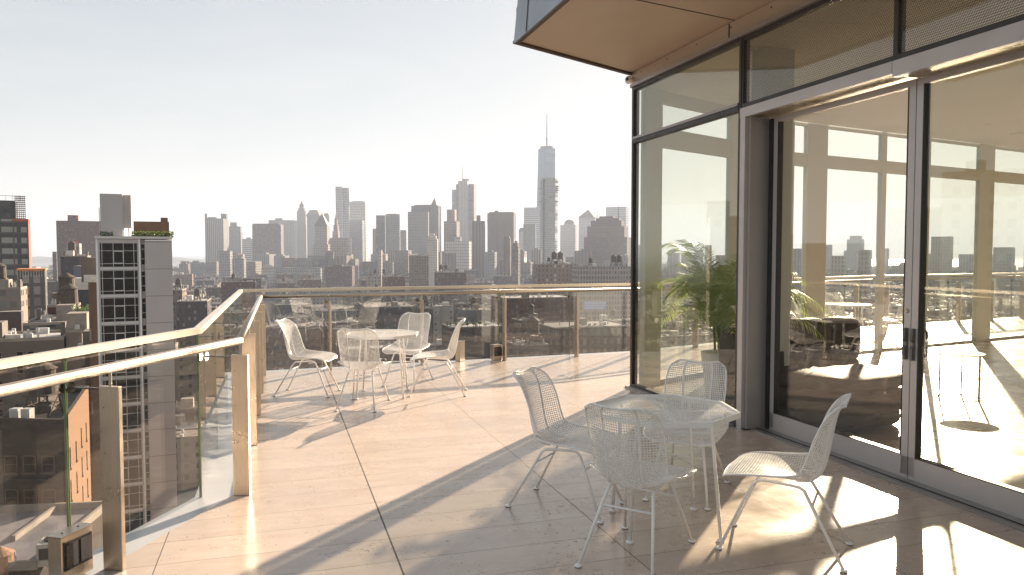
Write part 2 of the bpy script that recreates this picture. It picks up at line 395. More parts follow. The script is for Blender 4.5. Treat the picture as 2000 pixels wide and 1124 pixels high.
# ---- facade: corner pane, column, sliding doors, transoms
EF = 4.18                                         # across-position of the outer glass
A0 = 9.22*math.cos(TH)-1.49*math.sin(TH)           # along-position of the glass corner
A1 = 6.03+.06                                      # column
HS, HT, ZTOP, ZSOF = 2.96, 3.04, 3.67, 3.89
room = empty('glazed_room', fa(A0, EF), 0, 'single-storey glass-walled penthouse room with projecting roof beside the terrace', 'building')
ro = room.location.copy()
def rb(name, mat, a0, a1, e0, e1, z0, z1, parent=None, mb=None):
    m1 = mb or MB(); m1.box((0, 0, 0), (abs(e1-e0), abs(a1-a0), z1-z0))
    c = fa((a0+a1)/2, (e0+e1)/2, (z0+z1)/2)
    par = parent or room
    off = ro if par == room else ro+par.location
    o = m1.build(name, mat, par, c-ro if par == room else None, TH)
    if par != room:
        o.matrix_parent_inverse = Matrix(); o.location = (Matrix.Rotation(-par.rotation_euler.z, 3, 'Z') @ (c-ro-par.location)); o.rotation_euler.z = 0
    return o
# corner bay
fr = rb('corner_frame', GASKET, A0, A0-.045, EF-.03, EF+.05, .0, ZTOP)
rb('corner_frame', GASKET, A1+.005, A1+.04, EF-.03, EF+.05, .0, ZTOP-.002)
rb('sill', GASKET, A0-.045, A1+.04, EF-.03, EF+.05, .0, .05)
rb('sill_plate', ALU, A0+.02, A1+.05, EF-.09, EF-.032, -.0, .022)
rb('transom_bar', GASKET, A0-.045, A1+.04, EF-.035, EF+.05, HS+.035, HT)
rb('transom_bar', ALU, A0-.045, A1+.04, EF-.045, EF-.004, HT+.002, HT+.03)
rb('head_bar', GASKET, A0-.045, A1+.04, EF-.03, EF+.05, ZTOP-.035, ZTOP)
rb('head_trim', ALU, A0, -6.0, EF-.06, EF+.05, ZTOP+.002, ZTOP+.035)
def pane(name, mat, a0, a1, e, z0, z1):
    m1 = MB(); L = abs(a1-a0); m1.box((0, 0, 0), (L, .014, z1-z0))
    return m1.build(name, mat, room, fa((a0+a1)/2, e, (z0+z1)/2)-ro, TH+math.pi/2)
pane('corner_window', G_CORNER, A0-.045, A1+.04, EF, .05, HS+.035)
pane('transom_window', G_FRIT2, A0-.045, A1+.04, EF, HT, ZTOP-.035)
# column between corner pane and doors
rb('column', ALU2, A1, A1-.075, EF-.035, EF+.20, .0, 2.92)
rb('column', ALU, A1-.076, A1-.115, EF+.0, EF+.20, .0, 2.92)
rb('column_foot', GASKET, A1+.004, A1-.12, EF-.03, EF+.196, .0005, .012)
# recessed sliding doors
ED = EF+.23; A2 = A1-.10; AS = 4.30; A3 = 2.15; A4 = -6.0
SP = fl(1826, 950); 
rb('jamb', GASKET, A2, A2-.05, ED-.03, ED+.06, .0, 2.90)
rb('jamb', DARKM, A2-.052, A2-.075, ED-.05, ED-.005, .0, 2.90)
def lintel(a0, a1, zb):
    rb('lintel', ALU2, a0, a1, EF-.04, EF+.012, zb, HT-.032)
    rb('lintel_soffit', plain('lintel_soffit', (.50, .44, .33), .3, .5, .05, 1), a0, a1, EF+.012, ED+.05, zb+.012, HT-.05)
lintel(A1-.0, AS-.02, 2.92)
lintel(AS-.025, A4, 2.895)
rb('transom_bar', GASKET, A1-.0, A4, EF-.025, EF+.05, HT-.03, HT+.01)
rb('head_bar', GASKET, A1, A4, EF-.02, EF+.04, ZTOP-.035, ZTOP)
tm = [A1, AS-.03, 2.1, -.4, -3, A4]
for a, b in zip(tm, tm[1:]):
    pane('transom_window', G_FRIT, a-.02, b+.02, EF+.004, HT+.01, ZTOP-.035)
    rb('mullion', GASKET, a+.02, a-.02, EF-.022, EF+.045, HT+.01, ZTOP-.035)
rb('threshold', plain('threshold_metal', (.36, .35, .34), .4, .6, .1, 5), A2, A4, ED-.19, ED-.0255, .001, .012)
rb('door_track', DARKM, A2, A4, ED-.125, ED-.118, .0125, .018)
def door(a0, a1, side, gm_=G_DOOR):
    d = empty('sliding_door', fa((a0+a1)/2, ED)-ro, TH+math.pi/2); d.parent = room
    L = abs(a0-a1); st = .062
    m1 = MB()
    m1.box((0, 0, .0863), (L, .05, .1714)); m1.box((0, 0, 2.885), (L, .05, .05))
    m1.box((-(L/2-st/2), 0, 1.4465), (st, .05, 2.828)); m1.box((L/2-st/2, 0, 1.4465), (st, .05, 2.828))
    bevel(m1.build('door_frame', ALU2, d), .002, 1)
    m1 = MB(); m1.box((0, 0, 1.516), (L-2*st, .012, 2.70)); m1.build('door_glass', gm_, d)
    m1 = MB()
    for sx in (-1, 1): m1.box((sx*(L/2-st-.004), .0, 1.516), (.008, .056, 2.69))
    m1.box((0, 0, .176), (L-2*st, .056, .008)); m1.build('glazing_bead', GASKET, d)
    return d, L
# local x of a door runs along +DA rotated: x axis = direction (cos(TH+90),sin) = DA
d1, L1 = door(A2-.075, AS+.003, 1); d2, L2 = door(AS-.003, A3, -1, G_DOOR2)
door(A3-.006, A3-2.2, 1); door(A3-2.206, A3-4.4, 1); door(A3-4.41, A4, 1)
def handle(d, x):
    # sculpted pull, notched in the middle, on the outer face (local +y is towards the terrace)
    m1 = MB(); prof = [(-.115, .026), (-.03, .030), (-.012, .012), (.012, .012), (.03, .030), (.115, .026)]
    rings = [[(x-.013, .026, z), (x+.013, .026, z), (x+.010, .026+dep, z), (x-.010, .026+dep, z)] for z, dep in prof]
    m1.loft([[(a, b, 1.00+c) for a, b, c in r] for r in rings]); fixn(m1.build('door_handle', plain('handle_metal', (.15, .14, .14), .35, .2), d))
handle(d1, -L1/2+.03); handle(d2, L2/2-.03)
m1 = MB()
m1.loft([[(-L1/2+.036+.017*math.cos(2*math.pi*i/12), yy, 1.24+.017*math.sin(2*math.pi*i/12)) for i in range(12)] for yy in (.025, .034)]); fixn(m1.build('lock', STEELB, d1))
m1 = MB(); m1.tube([(L2/2-.045, -.028, 1.11), (L2/2-.05, -.07, 1.09), (L2/2-.05, -.075, 1.0), (L2/2-.05, -.07, .92), (L2/2-.045, -.028, .90)], .011, 8); m1.build('inner_pull', DARKM, d2)
# roof slab, soffit, fascia
S0 = fl(1003, 80, ZSOF).xy; SC = Vector((1.50, 9.40))
far1 = Vector((4.25, 11.50)); far2 = Vector((24.0, 22.4))
fdir = -DA.xy
S1 = S0+fdir*16
inner = [SC, far1, far2, Vector((24, -8))]
m1 = MB(); m1.prism([tuple(S0+Vector((.03, 0))), tuple(SC), tuple(fa(-6, EF+.0).xy), tuple(S1+Vector((.03, 0)))], ZSOF, ZSOF+.02)
def rel(o): o.location = -ro; return o
rel(m1.build('soffit', SOFFIT, room))
m1 = MB()       # open joints between soffit panels, as thin dark recessed battens set 2 mm proud
def jline(p, q, z, wd=.012, hh=.004, mb=None): (mb or m1).bar((p[0], p[1], z), (q[0], q[1], z), wd, hh)
jc = fl(1445, 42, ZSOF).xy; jd = (fl(1245, 0, ZSOF).xy-jc).normalized()
for k in range(3):
    b0 = jc+fdir*(2.55*k); jline(b0, b0+jd*((1.78)/max(.1, -jd.dot(DE.xy))), ZSOF-.002)
jline(SC+fdir*.0-DE.xy*.02, SC+fdir*15-DE.xy*.02, ZSOF-.001, .016)
rel(m1.build('panel_joint', GASKET, room))
m1 = MB()
for k in range(14):
    p = SC+fdir*(.35+k*.75)-DE.xy*.075
    m1.lathe([(.007, -.004), (.007, 0)], (p.x, p.y, ZTOP+.035+.12), 8)
# bulkhead strip between soffit and glass
m1 = MB(); 
p0, p1 = SC, SC+fdir*15.5
m1.prism([tuple(p0-DE.xy*.03), tuple(p1-DE.xy*.03), tuple(p1+DE.xy*.02), tuple(p0+DE.xy*.02)], ZTOP+.037, ZSOF-.003)
rel(m1.build('header_panel', plain('header_panel', (.72, .60, .48), .42, .1, .04, 1), room))
m1 = MB()
for k in range(18):
    p = SC+fdir*(.30+k*.62)-DE.xy*.0325
    m1.box((p.x, p.y, ZTOP+.17), (.006, .012, .012), TH)
for k in range(5):
    p = SC+fdir*(2.13+k*2.55)-DE.xy*.0325
    m1.box((p.x, p.y, (ZTOP+ZSOF)/2+.015), (.007, .012, ZSOF-ZTOP-.05), TH)
rel(m1.build('screw', DARKM, room))
# fascia leaning back, with vertical joints, and edge trims
m1 = MB(); up = 1.3
ip = DE.xy*.10
P = [S0, S1]; Q = [S0+ip+DA.xy*-.12, S1+ip]
SCo = SC+Vector((.02, .03)); Qc = SC+Vector((-.05, .12))
m1.add([(*S0, ZSOF-.03), (*S1, ZSOF-.03), (*Q[1], ZSOF+up), (*Q[0], ZSOF+up), (*(S1+DE.xy*.02), ZSOF-.03), (*(S0+DE.xy*.02), ZSOF-.03), (*(Q[0]+DE.xy*.02), ZSOF+up), (*(Q[1]+DE.xy*.02), ZSOF+up)],
       [(0, 1, 2, 3), (4, 5, 6, 7), (0, 5, 4, 1), (1, 4, 7, 2), (2, 7, 6, 3), (3, 6, 5, 0)])
rel(fixn(m1.build('fascia', FASCIA, room)))
m1 = MB(); 
m1.prism([tuple(S0+DE.xy*.03), tuple(SC), tuple(far1), tuple(far2), (24, -8), tuple(S1+DE.xy*.03)], ZSOF+.022, ZSOF+.34)
rel(fixn(m1.build('roof', plain('roof_membrane', (.25, .25, .25), .8), room)))
m1 = MB()
m1.bar((*(S0+Vector((.01, -.0))), ZSOF-.012), (*SC, ZSOF-.012), .05, .03)
m1.bar((*(S0+DE.xy*.045), ZSOF-.012), (*(S1+DE.xy*.045), ZSOF-.012), .05, .026)
rel(m1.build('edge_trim', plain('trim_brown', (.13, .10, .08), .4, .4), room))
m1 = MB()
for k in range(7):
    b = S0+fdir*(.42+k*1.25)-DE.xy*.003; t_ = b+ip+DE.xy*-.0+DA.xy*-.05
    m1.bar((*b, ZSOF-.02), (*(b+ip*.98), ZSOF+up), .010, .006)
rel(m1.build('fascia_joint', GASKET, room))
# security camera at the corner
sc_ = empty('security_camera', (SC.x-.03, SC.y-.08, 3.79), 0, 'small white dome camera under the roof corner above the glass', 'camera')
m1 = MB(); m1.sm = True; m1.box((.03, .03, .0), (.06, .07, .09)); m1.build('mount', WHITE, sc_)
m1 = MB(); m1.sm = True; m1.lathe([(.001, -.05), (.03, -.042), (.046, -.02), (.05, 0), (.046, .02), (.03, .042), (.001, .05)], (-.035, -.035, -.005), 16); hd = m1.build('camera_head', WHITE, sc_)
m1 = MB(); m1.sm = True; m1.lathe([(.001, -.02), (.015, -.014), (.02, 0), (.015, .014), (.001, .02)], (-.060, -.072, -.005), 12); m1.build('lens', GASKET, hd)

# ---- the far window walls of the room
def wallseg(p, q, openings, zones, thick=.06, hole_mat=G_FAR, wallm=PLASTER):
    """window wall from p to q: posts between openings, beam between low windows and transoms"""
    t = (q-p).normalized(); L = (q-p).length; rz = math.atan2(t.y, t.x)
    def bx(name, s0, s1, z0, z1, mt, th=thick, n_off=0.0):
        m_ = MB(); m_.box((0, 0, 0), (s1-s0, th, z1-z0)); c = p+t*((s0+s1)/2)+Vector((-t.y, t.x))*n_off
        return m_.build(name, mt, room, Vector((c.x, c.y, (z0+z1)/2))-ro, rz)
    s = 0.0
    for (o0, o1) in openings:
        if o0 > s+.001: bx('window_post', s, o0, 0, ZTOP, wallm, thick+.02)
        s = o1
        for (z0, z1) in zones: bx('far_window', o0, o1, z0, z1, hole_mat, .012)
        bx('window_beam', o0, o1, zones[0][1], zones[1][0], wallm, thick+.01)
        bx('window_sill', o0, o1, 0, zones[0][0], ALU, thick)
        bx('window_head', o0, o1, zones[1][1], ZTOP, wallm, thick)
    if s < L: bx('window_post', s, L, 0, ZTOP, wallm, thick+.02)
def wall_s(px, p, q):
    X = (px-1000)/F/math.cos(PITCH)*1.0; r = ray(px, 495); k = r.x/r.y
    t = (q-p).normalized(); return (k*p.y-p.x)/(t.x-k*t.y)
W0 = Vector(fa(A0-.06, EF+.10).xy); 
sA = [wall_s(x, W0, far1) for x in (1287, 1421)]
wallseg(W0, far1, [tuple(sA)], [(.06, 2.98), (3.22, 3.52)])
t2 = (far2-far1).normalized()
sB = [wall_s(x, far1, far2) for x in (1541, 1570, 1609, 1715, 1724, 1806, 1906, 1934, 1992)]
ops = [(.05, sB[1]), (sB[2], sB[3]), (sB[4], sB[5]), (sB[5]+.05, sB[6]), (sB[7], sB[8]+.9)]
s = sB[8]+1.4
while s < 20: ops.append((s, s+1.9)); s += 2.35
wallseg(far1, far2, ops, [(.05, 3.0), (3.2, 3.62)])
# outer sun-shading mullion fins of the transoms read as grey posts in the glass; ceiling
m1 = MB(); m1.prism([tuple(fa(A0-.1, EF+.06).xy), tuple(far1-Vector((.02, .06))), tuple(far2), (24, -8), tuple(fa(-6, EF+.06).xy)], ZTOP+.001, ZTOP+.12)
rel(fixn(m1.build('ceiling', CEIL, room)))
rb('pilaster', PLASTER, 6.48, 6.30, EF+.36, EF+.72, 0, ZTOP)
for px, py in ((1985, 190), (1940, 248)):
    p = fl(px, py, ZTOP-.012) if False else Vector((0, 0, 0))
m1 = MB(); r_ = ray(1930, 243); k = (ZTOP-EYE)/r_.z; m1.lathe([(.03, -.012), (.03, 0)], (r_.x*k, r_.y*k, ZTOP), 12); rel(m1.build('smoke_detector', WHITE, room))
m1 = MB(); r_ = ray(1992, 262); k = (ZTOP-EYE)/r_.z; m1.lathe([(.14, -.02), (.15, -.001)], (r_.x*k, r_.y*k, ZTOP), 20); rel(m1.build('ceiling_speaker', CEIL, room))
# ---------------------------------------------------------------- wire chairs
def interp(tab, v):
    for (a, p), (b, q) in zip(tab, tab[1:]):
        if v <= b:
            k = (v-a)/(b-a); return [x+(y-x)*k for x, y in zip(p, q)]
    return list(tab[-1][1])
_P = [(.305, .415), (.285, .432), (.23, .446), (.13, .441), (.02, .424), (-.07, .410), (-.145, .408), (-.192, .432), (-.220, .487), (-.238, .560), (-.252, .645), (-.266, .725), (-.282, .790), (-.300, .838), (-.328, .865)]
_W = [.165, .215, .250, .262, .262, .255, .240, .222, .212, .210, .213, .218, .220, .212, .175]
_R = [-.012, -.008, .0, .02, .045, .070, .092, .100, .098, .090, .078, .062, .044, .022, .0]
_L = [0.0]
for a, b in zip(_P, _P[1:]): _L.append(_L[-1]+math.hypot(a[0]-b[0], a[1]-b[1]))
def cat(tab, i, t):
    n = len(tab); p = [tab[max(0, min(n-1, i+k))] for k in (-1, 0, 1, 2)]
    return .5*((2*p[1])+(-p[0]+p[2])*t+(2*p[0]-5*p[1]+4*p[2]-p[3])*t*t+(-p[0]+3*p[1]-3*p[2]+p[3])*t*t*t)
def shell(u, v):
    s = v*_L[-1]; i = 0
    while i < len(_L)-2 and _L[i+1] < s: i += 1
    t = (s-_L[i])/(_L[i+1]-_L[i])
    y = cat([p[0] for p in _P], i, t); z = cat([p[1] for p in _P], i, t); w_ = cat(_W, i, t); r = cat(_R, i, t)
    e = .01; dy = cat([p[0] for p in _P], i, min(1, t+e))-cat([p[0] for p in _P], i, max(0, t-e)); dz = cat([p[1] for p in _P], i, min(1, t+e))-cat([p[1] for p in _P], i, max(0, t-e))
    l = math.hypot(dy, dz) or 1; ny, nz = dz/l, -dy/l            # towards the sitter
    k = abs(u)**2.0*r
    top = max(0, (v-.8)/.2)
    return Vector((u*w_*(1-.10*abs(u)**6*top), y+ny*k, z+nz*k+top*(.030*(u*u)-.036*abs(u)**8)))
NU, NV = 31, 68
def make_chair():
    root = empty('wire_chair')
    m1 = MB()
    def wire(pts, r):
        rings = []
        for i, p in enumerate(pts):
            t = (pts[min(i+1, len(pts)-1)]-pts[max(i-1, 0)]).normalized()
            a = t.cross(Vector((.3, .5, .81))).normalized(); b = a.cross(t)
            rings.append([p+(a*math.cos(2.0944*k)+b*math.sin(2.0944*k))*r for k in range(3)])
        m1.loft(rings, False)
    for i in range(1, NU): 
        u = -1+2*i/NU; wire([shell(u, v/44) for v in range(45)], .0024)
    for j in range(1, NV):
        v = j/NV; wire([shell(-1+2*u/24, v) for u in range(25)], .0024)
    m1.build('seat_shell', WHITE, root)
    m2 = MB(); m2.sm = True
    rim = [shell(-1+2*i/16, 0) for i in range(17)]+[shell(1, j/30) for j in range(1, 31)]+[shell(1-2*i/16, 1) for i in range(1, 17)]+[shell(-1, 1-j/30) for j in range(1, 31)]
    m2.tube(rim, .0055, 6); m2.build('rim', WHITE, root)
    for u in (-.46, .46):
        m3 = MB(); m3.sm = True; m3.tube([shell(u, v)+Vector((0, -.004, -.004)) for v in [.40+.60*k/18 for k in range(19)]], .0052, 6); m3.build('rib', WHITE, root)
    for sx in (-1, 1):
        m4 = MB(); m4.sm = True
        pts = [(.205, .305, .012), (.146, .165, .33), (.134, .138, .385), (.128, .115, .402), (.126, .08, .408), (.124, -.07, .397), (.126, -.105, .392), (.130, -.128, .378), (.142, -.158, .325), (.205, -.335, .012)]
        pts = [Vector((p[0]*sx, p[1], p[2]-.004)) for p in pts]
        m4.tube(pts, .0088, 8); lg = m4.build('leg_frame', WHITE, root)
        for fy in (.307, -.337):
            m5 = MB(); m5.lathe([(.020, .004), (.021, .010), (.012, .016)], (.206*sx, fy, 0), 12); ft = m5.build('foot', WHITE, lg)
            m5 = MB(); m5.lathe([(.018, 0), (.019, .0038)], (.206*sx, fy, 0), 12); m5.build('foot_pad', FOOTPAD, lg)
    for y, x in ((.178, .148), (-.170, .148)):
        m6 = MB(); m6.sm = True; m6.tube([(-x, y, .298), (x, y, .298)], .0065, 6); m6.build('stretcher', WHITE, root)
    return root
def make_table(solid=False):
    root = empty('octagonal_table')
    RO = .435; pts = [(RO*math.cos(R(45*k+22.5)), RO*math.sin(R(45*k+22.5))) for k in range(8)]
    m1 = MB()
    for k in range(8):
        a, b = pts[k], pts[(k+1) % 8]; m1.bar((a[0], a[1], .712), (b[0], b[1], .712), .014, .032)
    m1.build('rim', WHITE, root)
    m2 = MB(); ap = RO*math.cos(R(22.5))-.006
    def clip(ang, off):
        d = Vector((math.cos(ang), math.sin(ang))); n = Vector((-d.y, d.x)); lo, hi = -9, 9
        for k in range(8):
            m_ = Vector((math.cos(R(45*k+45)), math.sin(R(45*k+45))))
            a = m_.dot(d); b = ap-m_.dot(n)*off
            if abs(a) < 1e-6:
                if b < 0: return None
            elif a > 0: hi = min(hi, b/a)
            else: lo = max(lo, b/a)
        return (n*off+d*lo, n*off+d*hi) if hi-lo > .01 else None
    for ang in (R(32), R(-32)):
        n_ = 20
        for k in range(-n_, n_+1):
            c = clip(ang, k*ap*1.08/n_)
            if c: m2.bar((c[0].x, c[0].y, .718+(.0006 if ang > 0 else 0)), (c[1].x, c[1].y, .718+(.0006 if ang > 0 else 0)), .0024, .0014)
    m2.build('mesh_top', WHITE, root)
    m3 = MB()
    for a in (0, math.pi/2): m3.box((0, 0, .704), (2*ap-.01, .018, .008), a)
    m3.build('brace', WHITE, root)
    for k in range(4):
        a = R(90*k+45); tx, ty = .31*math.cos(a), .31*math.sin(a); fx, fy = .375*math.cos(a), .375*math.sin(a)
        m4 = MB(); m4.sm = True; m4.tube([(tx, ty, .705), (tx*1.0, ty, .66), (fx, fy, .012)], .0105, 8); lg = m4.build('leg', WHITE, root)
        m5 = MB(); m5.lathe([(.023, .004), (.024, .010), (.013, .017)], (fx, fy, 0), 12); m5.lathe([(.019, 0), (.020, .0038)], (fx, fy, 0), 12); m5.build('foot', WHITE, lg)
    return root
chair0 = make_chair(); table0 = make_table(); used = []
def place(proto, x, y, az, label, cat_, group, name=None):
    o = proto if proto not in used else copy_tree(proto)
    used.append(proto)
    o.location = (x, y, 0); o.rotation_euler.z = -R(az); tag(o, label, cat_, group)
    if name: o.name = name
    return o
GC = 'white wire mesh chairs on the terrace'
place(table0, .925, 4.49, -3, 'nearer white octagonal mesh table, standing in the shade before the glass corner', 'table', 'octagonal mesh tables')
place(table0, -1.52, 8.72, -3, 'farther white octagonal mesh table in full sun near the far railing', 'table', 'octagonal mesh tables')
place(chair0, .37, 4.855, 118, 'white wire chair left of the nearer table, its back half in sun', 'chair', GC)
place(chair0, .70, 4.07, 31, 'white wire chair in front of the nearer table, its back to the viewer', 'chair', GC)
place(chair0, 1.53, 4.166, -62, 'white wire chair right of the nearer table, seen from the side by the doors', 'chair', GC)
place(chair0, 1.22, 5.13, 207, 'white wire chair behind the nearer table, close to the glass corner', 'chair', GC)
place(chair0, -2.41, 8.79, 95, 'white wire chair left of the farther table, facing right', 'chair', GC)
place(chair0, -1.62, 8.10, 4, 'white wire chair in front of the farther table, its back to the viewer', 'chair', GC)
place(chair0, -.89, 8.80, -92, 'white wire chair right of the farther table, facing left', 'chair', GC)
place(chair0, -1.33, 9.52, 195, 'white wire chair behind the farther table, beside a railing post', 'chair', GC)
# the set on the terrace beyond the room
place(table0, 6.15, 13.75, 10, 'white octagonal mesh table on the far terrace, seen through the sliding door glass', 'table', 'octagonal mesh tables')
place(chair0, 5.55, 13.95, 100, 'white wire chair left of the table seen through the door glass', 'chair', GC)
place(chair0, 7.1, 13.7, -100, 'white wire chair right of the table seen through the door glass', 'chair', GC)
place(chair0, 6.35, 14.65, 185, 'white wire chair behind the table seen through the door glass', 'chair', GC)
place(chair0, 4.4, 12.75, 60, 'white wire chair alone near the far window post, seen through the door glass', 'chair', GC)

# ---------------------------------------------------------------- inside: lounge, side table, palm
def soft(mb, c, d, rz=0, e=.45, nu=20, nv=10, sag=0.0):
    """pillow-like superellipsoid"""
    sg = lambda x, p: math.copysign(abs(x)**p, x); ca, sa = math.cos(rz), math.sin(rz); rings = []
    for j in range(nv+1):
        a = -math.pi/2+math.pi*j/nv; r = max(.02, abs(math.cos(a))**e); zz = sg(math.sin(a), e); ring = []
        for i in range(nu):
            b = 2*math.pi*i/nu; x, y = r*sg(math.cos(b), e)*d[0]/2, r*sg(math.sin(b), e)*d[1]/2
            wob = .012*noise.noise(Vector((x*5+c[0]*3, y*5, zz*3+c[2]*7)))
            ring.append((c[0]+x*ca-y*sa+wob, c[1]+x*sa+y*ca+wob, c[2]+zz*d[2]/2-sag*(1-(x/(d[0]/2))**2)+wob))
        rings.append(ring)
    mb.sm = True; mb.loft(rings)
lc = fa(6.35, 5.38)
lo = empty('leather_lounge', (lc.x, lc.y, 0), 0, 'dark brown leather lounge with bulging rolled folds just behind the sliding door', 'sofa')
def LP(a, e, z): v = DA*(a-6.3)+DE*(e-5.5); return (v.x, v.y, z)
def lump(nm, parts_, ex_=.5, par=lo):
    m1 = MB()
    for a, e, z, le, la, h, tw in parts_: soft(m1, LP(a, e, z), (le, la, h), TH+R(tw), ex_, 28, 14)
    return m1.build(nm, LEATHER, par)
lump('base', [(6.2, 5.30, .10, 1.05, 1.45, .22, 14)])
lump('seat_fold', [(6.15, 5.28, .27, 1.30, 1.62, .23, 14)], .6)
lump('seat_fold', [(6.25, 5.35, .43, 1.22, 1.50, .21, 14)], .6)
lump('end_roll', [(5.62, 5.05, .17, .95, .52, .24, 18)], .75)
lump('end_roll', [(6.66, 5.80, .20, .72, .60, .26, 20)], .75)
lump('end_roll', [(6.74, 5.86, .44, .76, .62, .24, 20)], .75)
for k, (a, e, h) in enumerate(((6.93, 5.28, .50), (6.97, 5.76, .54), (6.98, 6.24, .52))): lump('back_cushion', [(a, e, .655+.01*k, .50, .30, h, 4)], .5)
lump('arm', [(6.72, 4.92, .42, .26, .95, .86, 3)], .35)
stb = empty('side_table', (5.14, 8.52, 0), 0, 'small round side table with three thin dark legs and a floor ring indoors', 'table')
m1 = MB(); m1.lathe([(.245, .505), (.25, .51), (.25, .517), (.245, .52)], n=32); m1.build('table_top', plain('pale_table_top', (.62, .66, .62), .2), stb)
for k in range(3):
    a = R(120*k-65); m1 = MB(); m1.box((.225*math.cos(a), .225*math.sin(a), .2525), (.016, .016, .503), a); m1.build('leg', DARKM, stb)
m1 = MB(); m1.tube([(.225*math.cos(R(k*10)), .225*math.sin(R(k*10)), .006) for k in range(37)], .005, 6); m1.build('base_ring', DARKM, stb)

def leafmat(name, a, b):
    m_, t, p, o = nt(name); g = G(t); co = g.coord(); t.links.new(g.mix(g.ramp(g.noise(co, 7, 3), .3, .7), c4(a), c4(b)), p.inputs['Base Color'])
    p.inputs['Roughness'].default_value = .42
    tl = g.n('ShaderNodeBsdfTranslucent'); tl.inputs[0].default_value = c4([min(1, x*2.2) for x in b]); mx = g.n('ShaderNodeMixShader'); mx.inputs[0].default_value = .35
    t.links.new(p.outputs[0], mx.inputs[1]); t.links.new(tl.outputs[0], mx.inputs[2]); t.links.new(mx.outputs[0], o.inputs['Surface']); return m_
PALM = leafmat('palm_leaf', (.13, .20, .04), (.32, .40, .09)); LEAF = leafmat('roof_plant_leaf', (.03, .06, .02), (.08, .12, .03))
random.seed(4)
def palm(x, y, h, label, nf=20, pot=PLASTER, s=1.0):
    root = empty('potted_palm', (x, y, 0), 0, label, 'plant')
    m1 = MB(); m1.sm = False; m1.lathe([(.15*s, 0), (.21*s, .50*s), (.215*s, .52*s), (.19*s, .52*s), (.18*s, .47*s), (.001, .46*s)], n=24); m1.build('pot', pot, root)
    for k in range(5):
        a = random.random()*6.28; m1 = MB(); m1.tube([(.05*math.cos(a), .05*math.sin(a), .46*s), (.08*math.cos(a), .08*math.sin(a), .95*s)], [.016, .010], 6); m1.build('stem', PALM, root)
    for k in range(nf):
        a = 6.283*k/nf*2.4+random.uniform(-.3, .3); lean = random.uniform(.4, 1.15); L = random.uniform(.75, 1.15)*h*.62
        z0 = random.uniform(.55, .95)*s; d = Vector((math.cos(a), math.sin(a), 0)); pts = []
        for i in range(13):
            q = i/12; out = lean*L*.75*(q**1.25); zz = z0+L*(1.15-lean*.35)*q-L*lean*.75*q**2.6
            pts.append(d*out+Vector((0, 0, zz)))
        if (Vector((x, y, 0))+pts[-1]).dot(DE) < EF+.12:
            room_ = (EF+.12-Vector((x, y, 0)).dot(DE))/min(-1e-3, pts[-1].dot(DE)); pts = [Vector((q_.x*room_, q_.y*room_, q_.z+(1-room_)*q_.xy.length*.6)) for q_ in pts]
        m1 = MB(); m1.tube(pts, [.007*(1-.8*i/12) for i in range(13)], 5)
        side = Vector((-d.y, d.x, 0))
        for i in range(38):
            q = .16+.84*i/37; f_ = q*12; j = min(11, int(f_)); p = pts[j].lerp(pts[j+1], f_-j); t = (pts[j+1]-pts[j]).normalized()
            ll = (.30*math.sin(math.pi*min(1, q*.92+.08))**.6+.03)*random.uniform(.85, 1.1)
            for sg in (-1, 1):
                v = (side*sg*.85+t*.65+Vector((0, 0, -.12+random.uniform(-.15, .1)))).normalized(); n_ = v.cross(t).normalized(); wv = n_.cross(v).normalized()*.0062
                mid = p+v*ll*.5+Vector((0, 0, -.01)); tip = p+v*ll+Vector((0, 0, -.10*ll-.03*random.random()))
                m1.add([p, mid-wv, mid+wv, tip], [(0, 1, 2), (1, 3, 2)])
        m1.build('frond', PALM, root)
    return root
palm(2.40, 8.60, 2.6, 'tall feathery potted palm behind the tinted corner window', 46)
# ---------------------------------------------------------------- the city
random.seed(11)
gnd, t_, p_, o_ = nt('city_ground'); g = G(t_); co = g.coord()
t_.links.new(g.mix(g.ramp(g.noise(co, .02, 6), .35, .7), (.05, .048, .047, 1), (.13, .12, .11, 1)), p_.inputs['Base Color']); p_.inputs['Roughness'].default_value = .8
m1 = MB(); m1.add([(-9000, -400, ZG), (9000, -400, ZG), (9000, 3300, ZG), (-9000, 4600, ZG)], [(0, 1, 2, 3)]); tag(m1.build('ground', gnd), kind='structure')
wat, t_, p_, o_ = nt('harbour_water'); g = G(t_); p_.inputs['Base Color'].default_value = (.05, .06, .065, 1); p_.inputs['Roughness'].default_value = .25
t_.links.new(g.bump(g.noise(g.coord(), .05, 4), .6, 2), p_.inputs['Normal'])
m1 = MB(); m1.add([(-9000, 3000, ZG-.6), (9000, 3000, ZG-.6), (9000, 22000, ZG-.6), (-9000, 22000, ZG-.6)], [(0, 1, 2, 3)]); tag(m1.build('water', wat), kind='structure')
HILL = plain('far_shore', (.07, .075, .06), .9, 0, .3, .01)
def hills(x0, x1, y, h, seed):
    n = 60; m_ = MB(); top = []
    for i in range(n+1):
        x = x0+(x1-x0)*i/n; e = math.sin(math.pi*i/n)**.5; top.append((x, h*e*(.35+1.0*abs(noise.noise(Vector((i*.22, seed, 0)))))))
    vs = []
    for k, (dy, f_) in enumerate(((-300, 0), (0, .9), (250, 1), (900, 0))):
        vs += [(x, y+dy, ZG-.8+z*f_) for x, z in top]
    fs = [(k*(n+1)+i, k*(n+1)+i+1, (k+1)*(n+1)+i+1, (k+1)*(n+1)+i) for k in range(3) for i in range(n)]
    m_.add(vs, fs); tag(fixn(m_.build('hills', HILL)), kind='structure')
hills(-6200, -2000, 5600, 75, 1.3); hills(-1500, 6500, 9500, 95, 5.1)

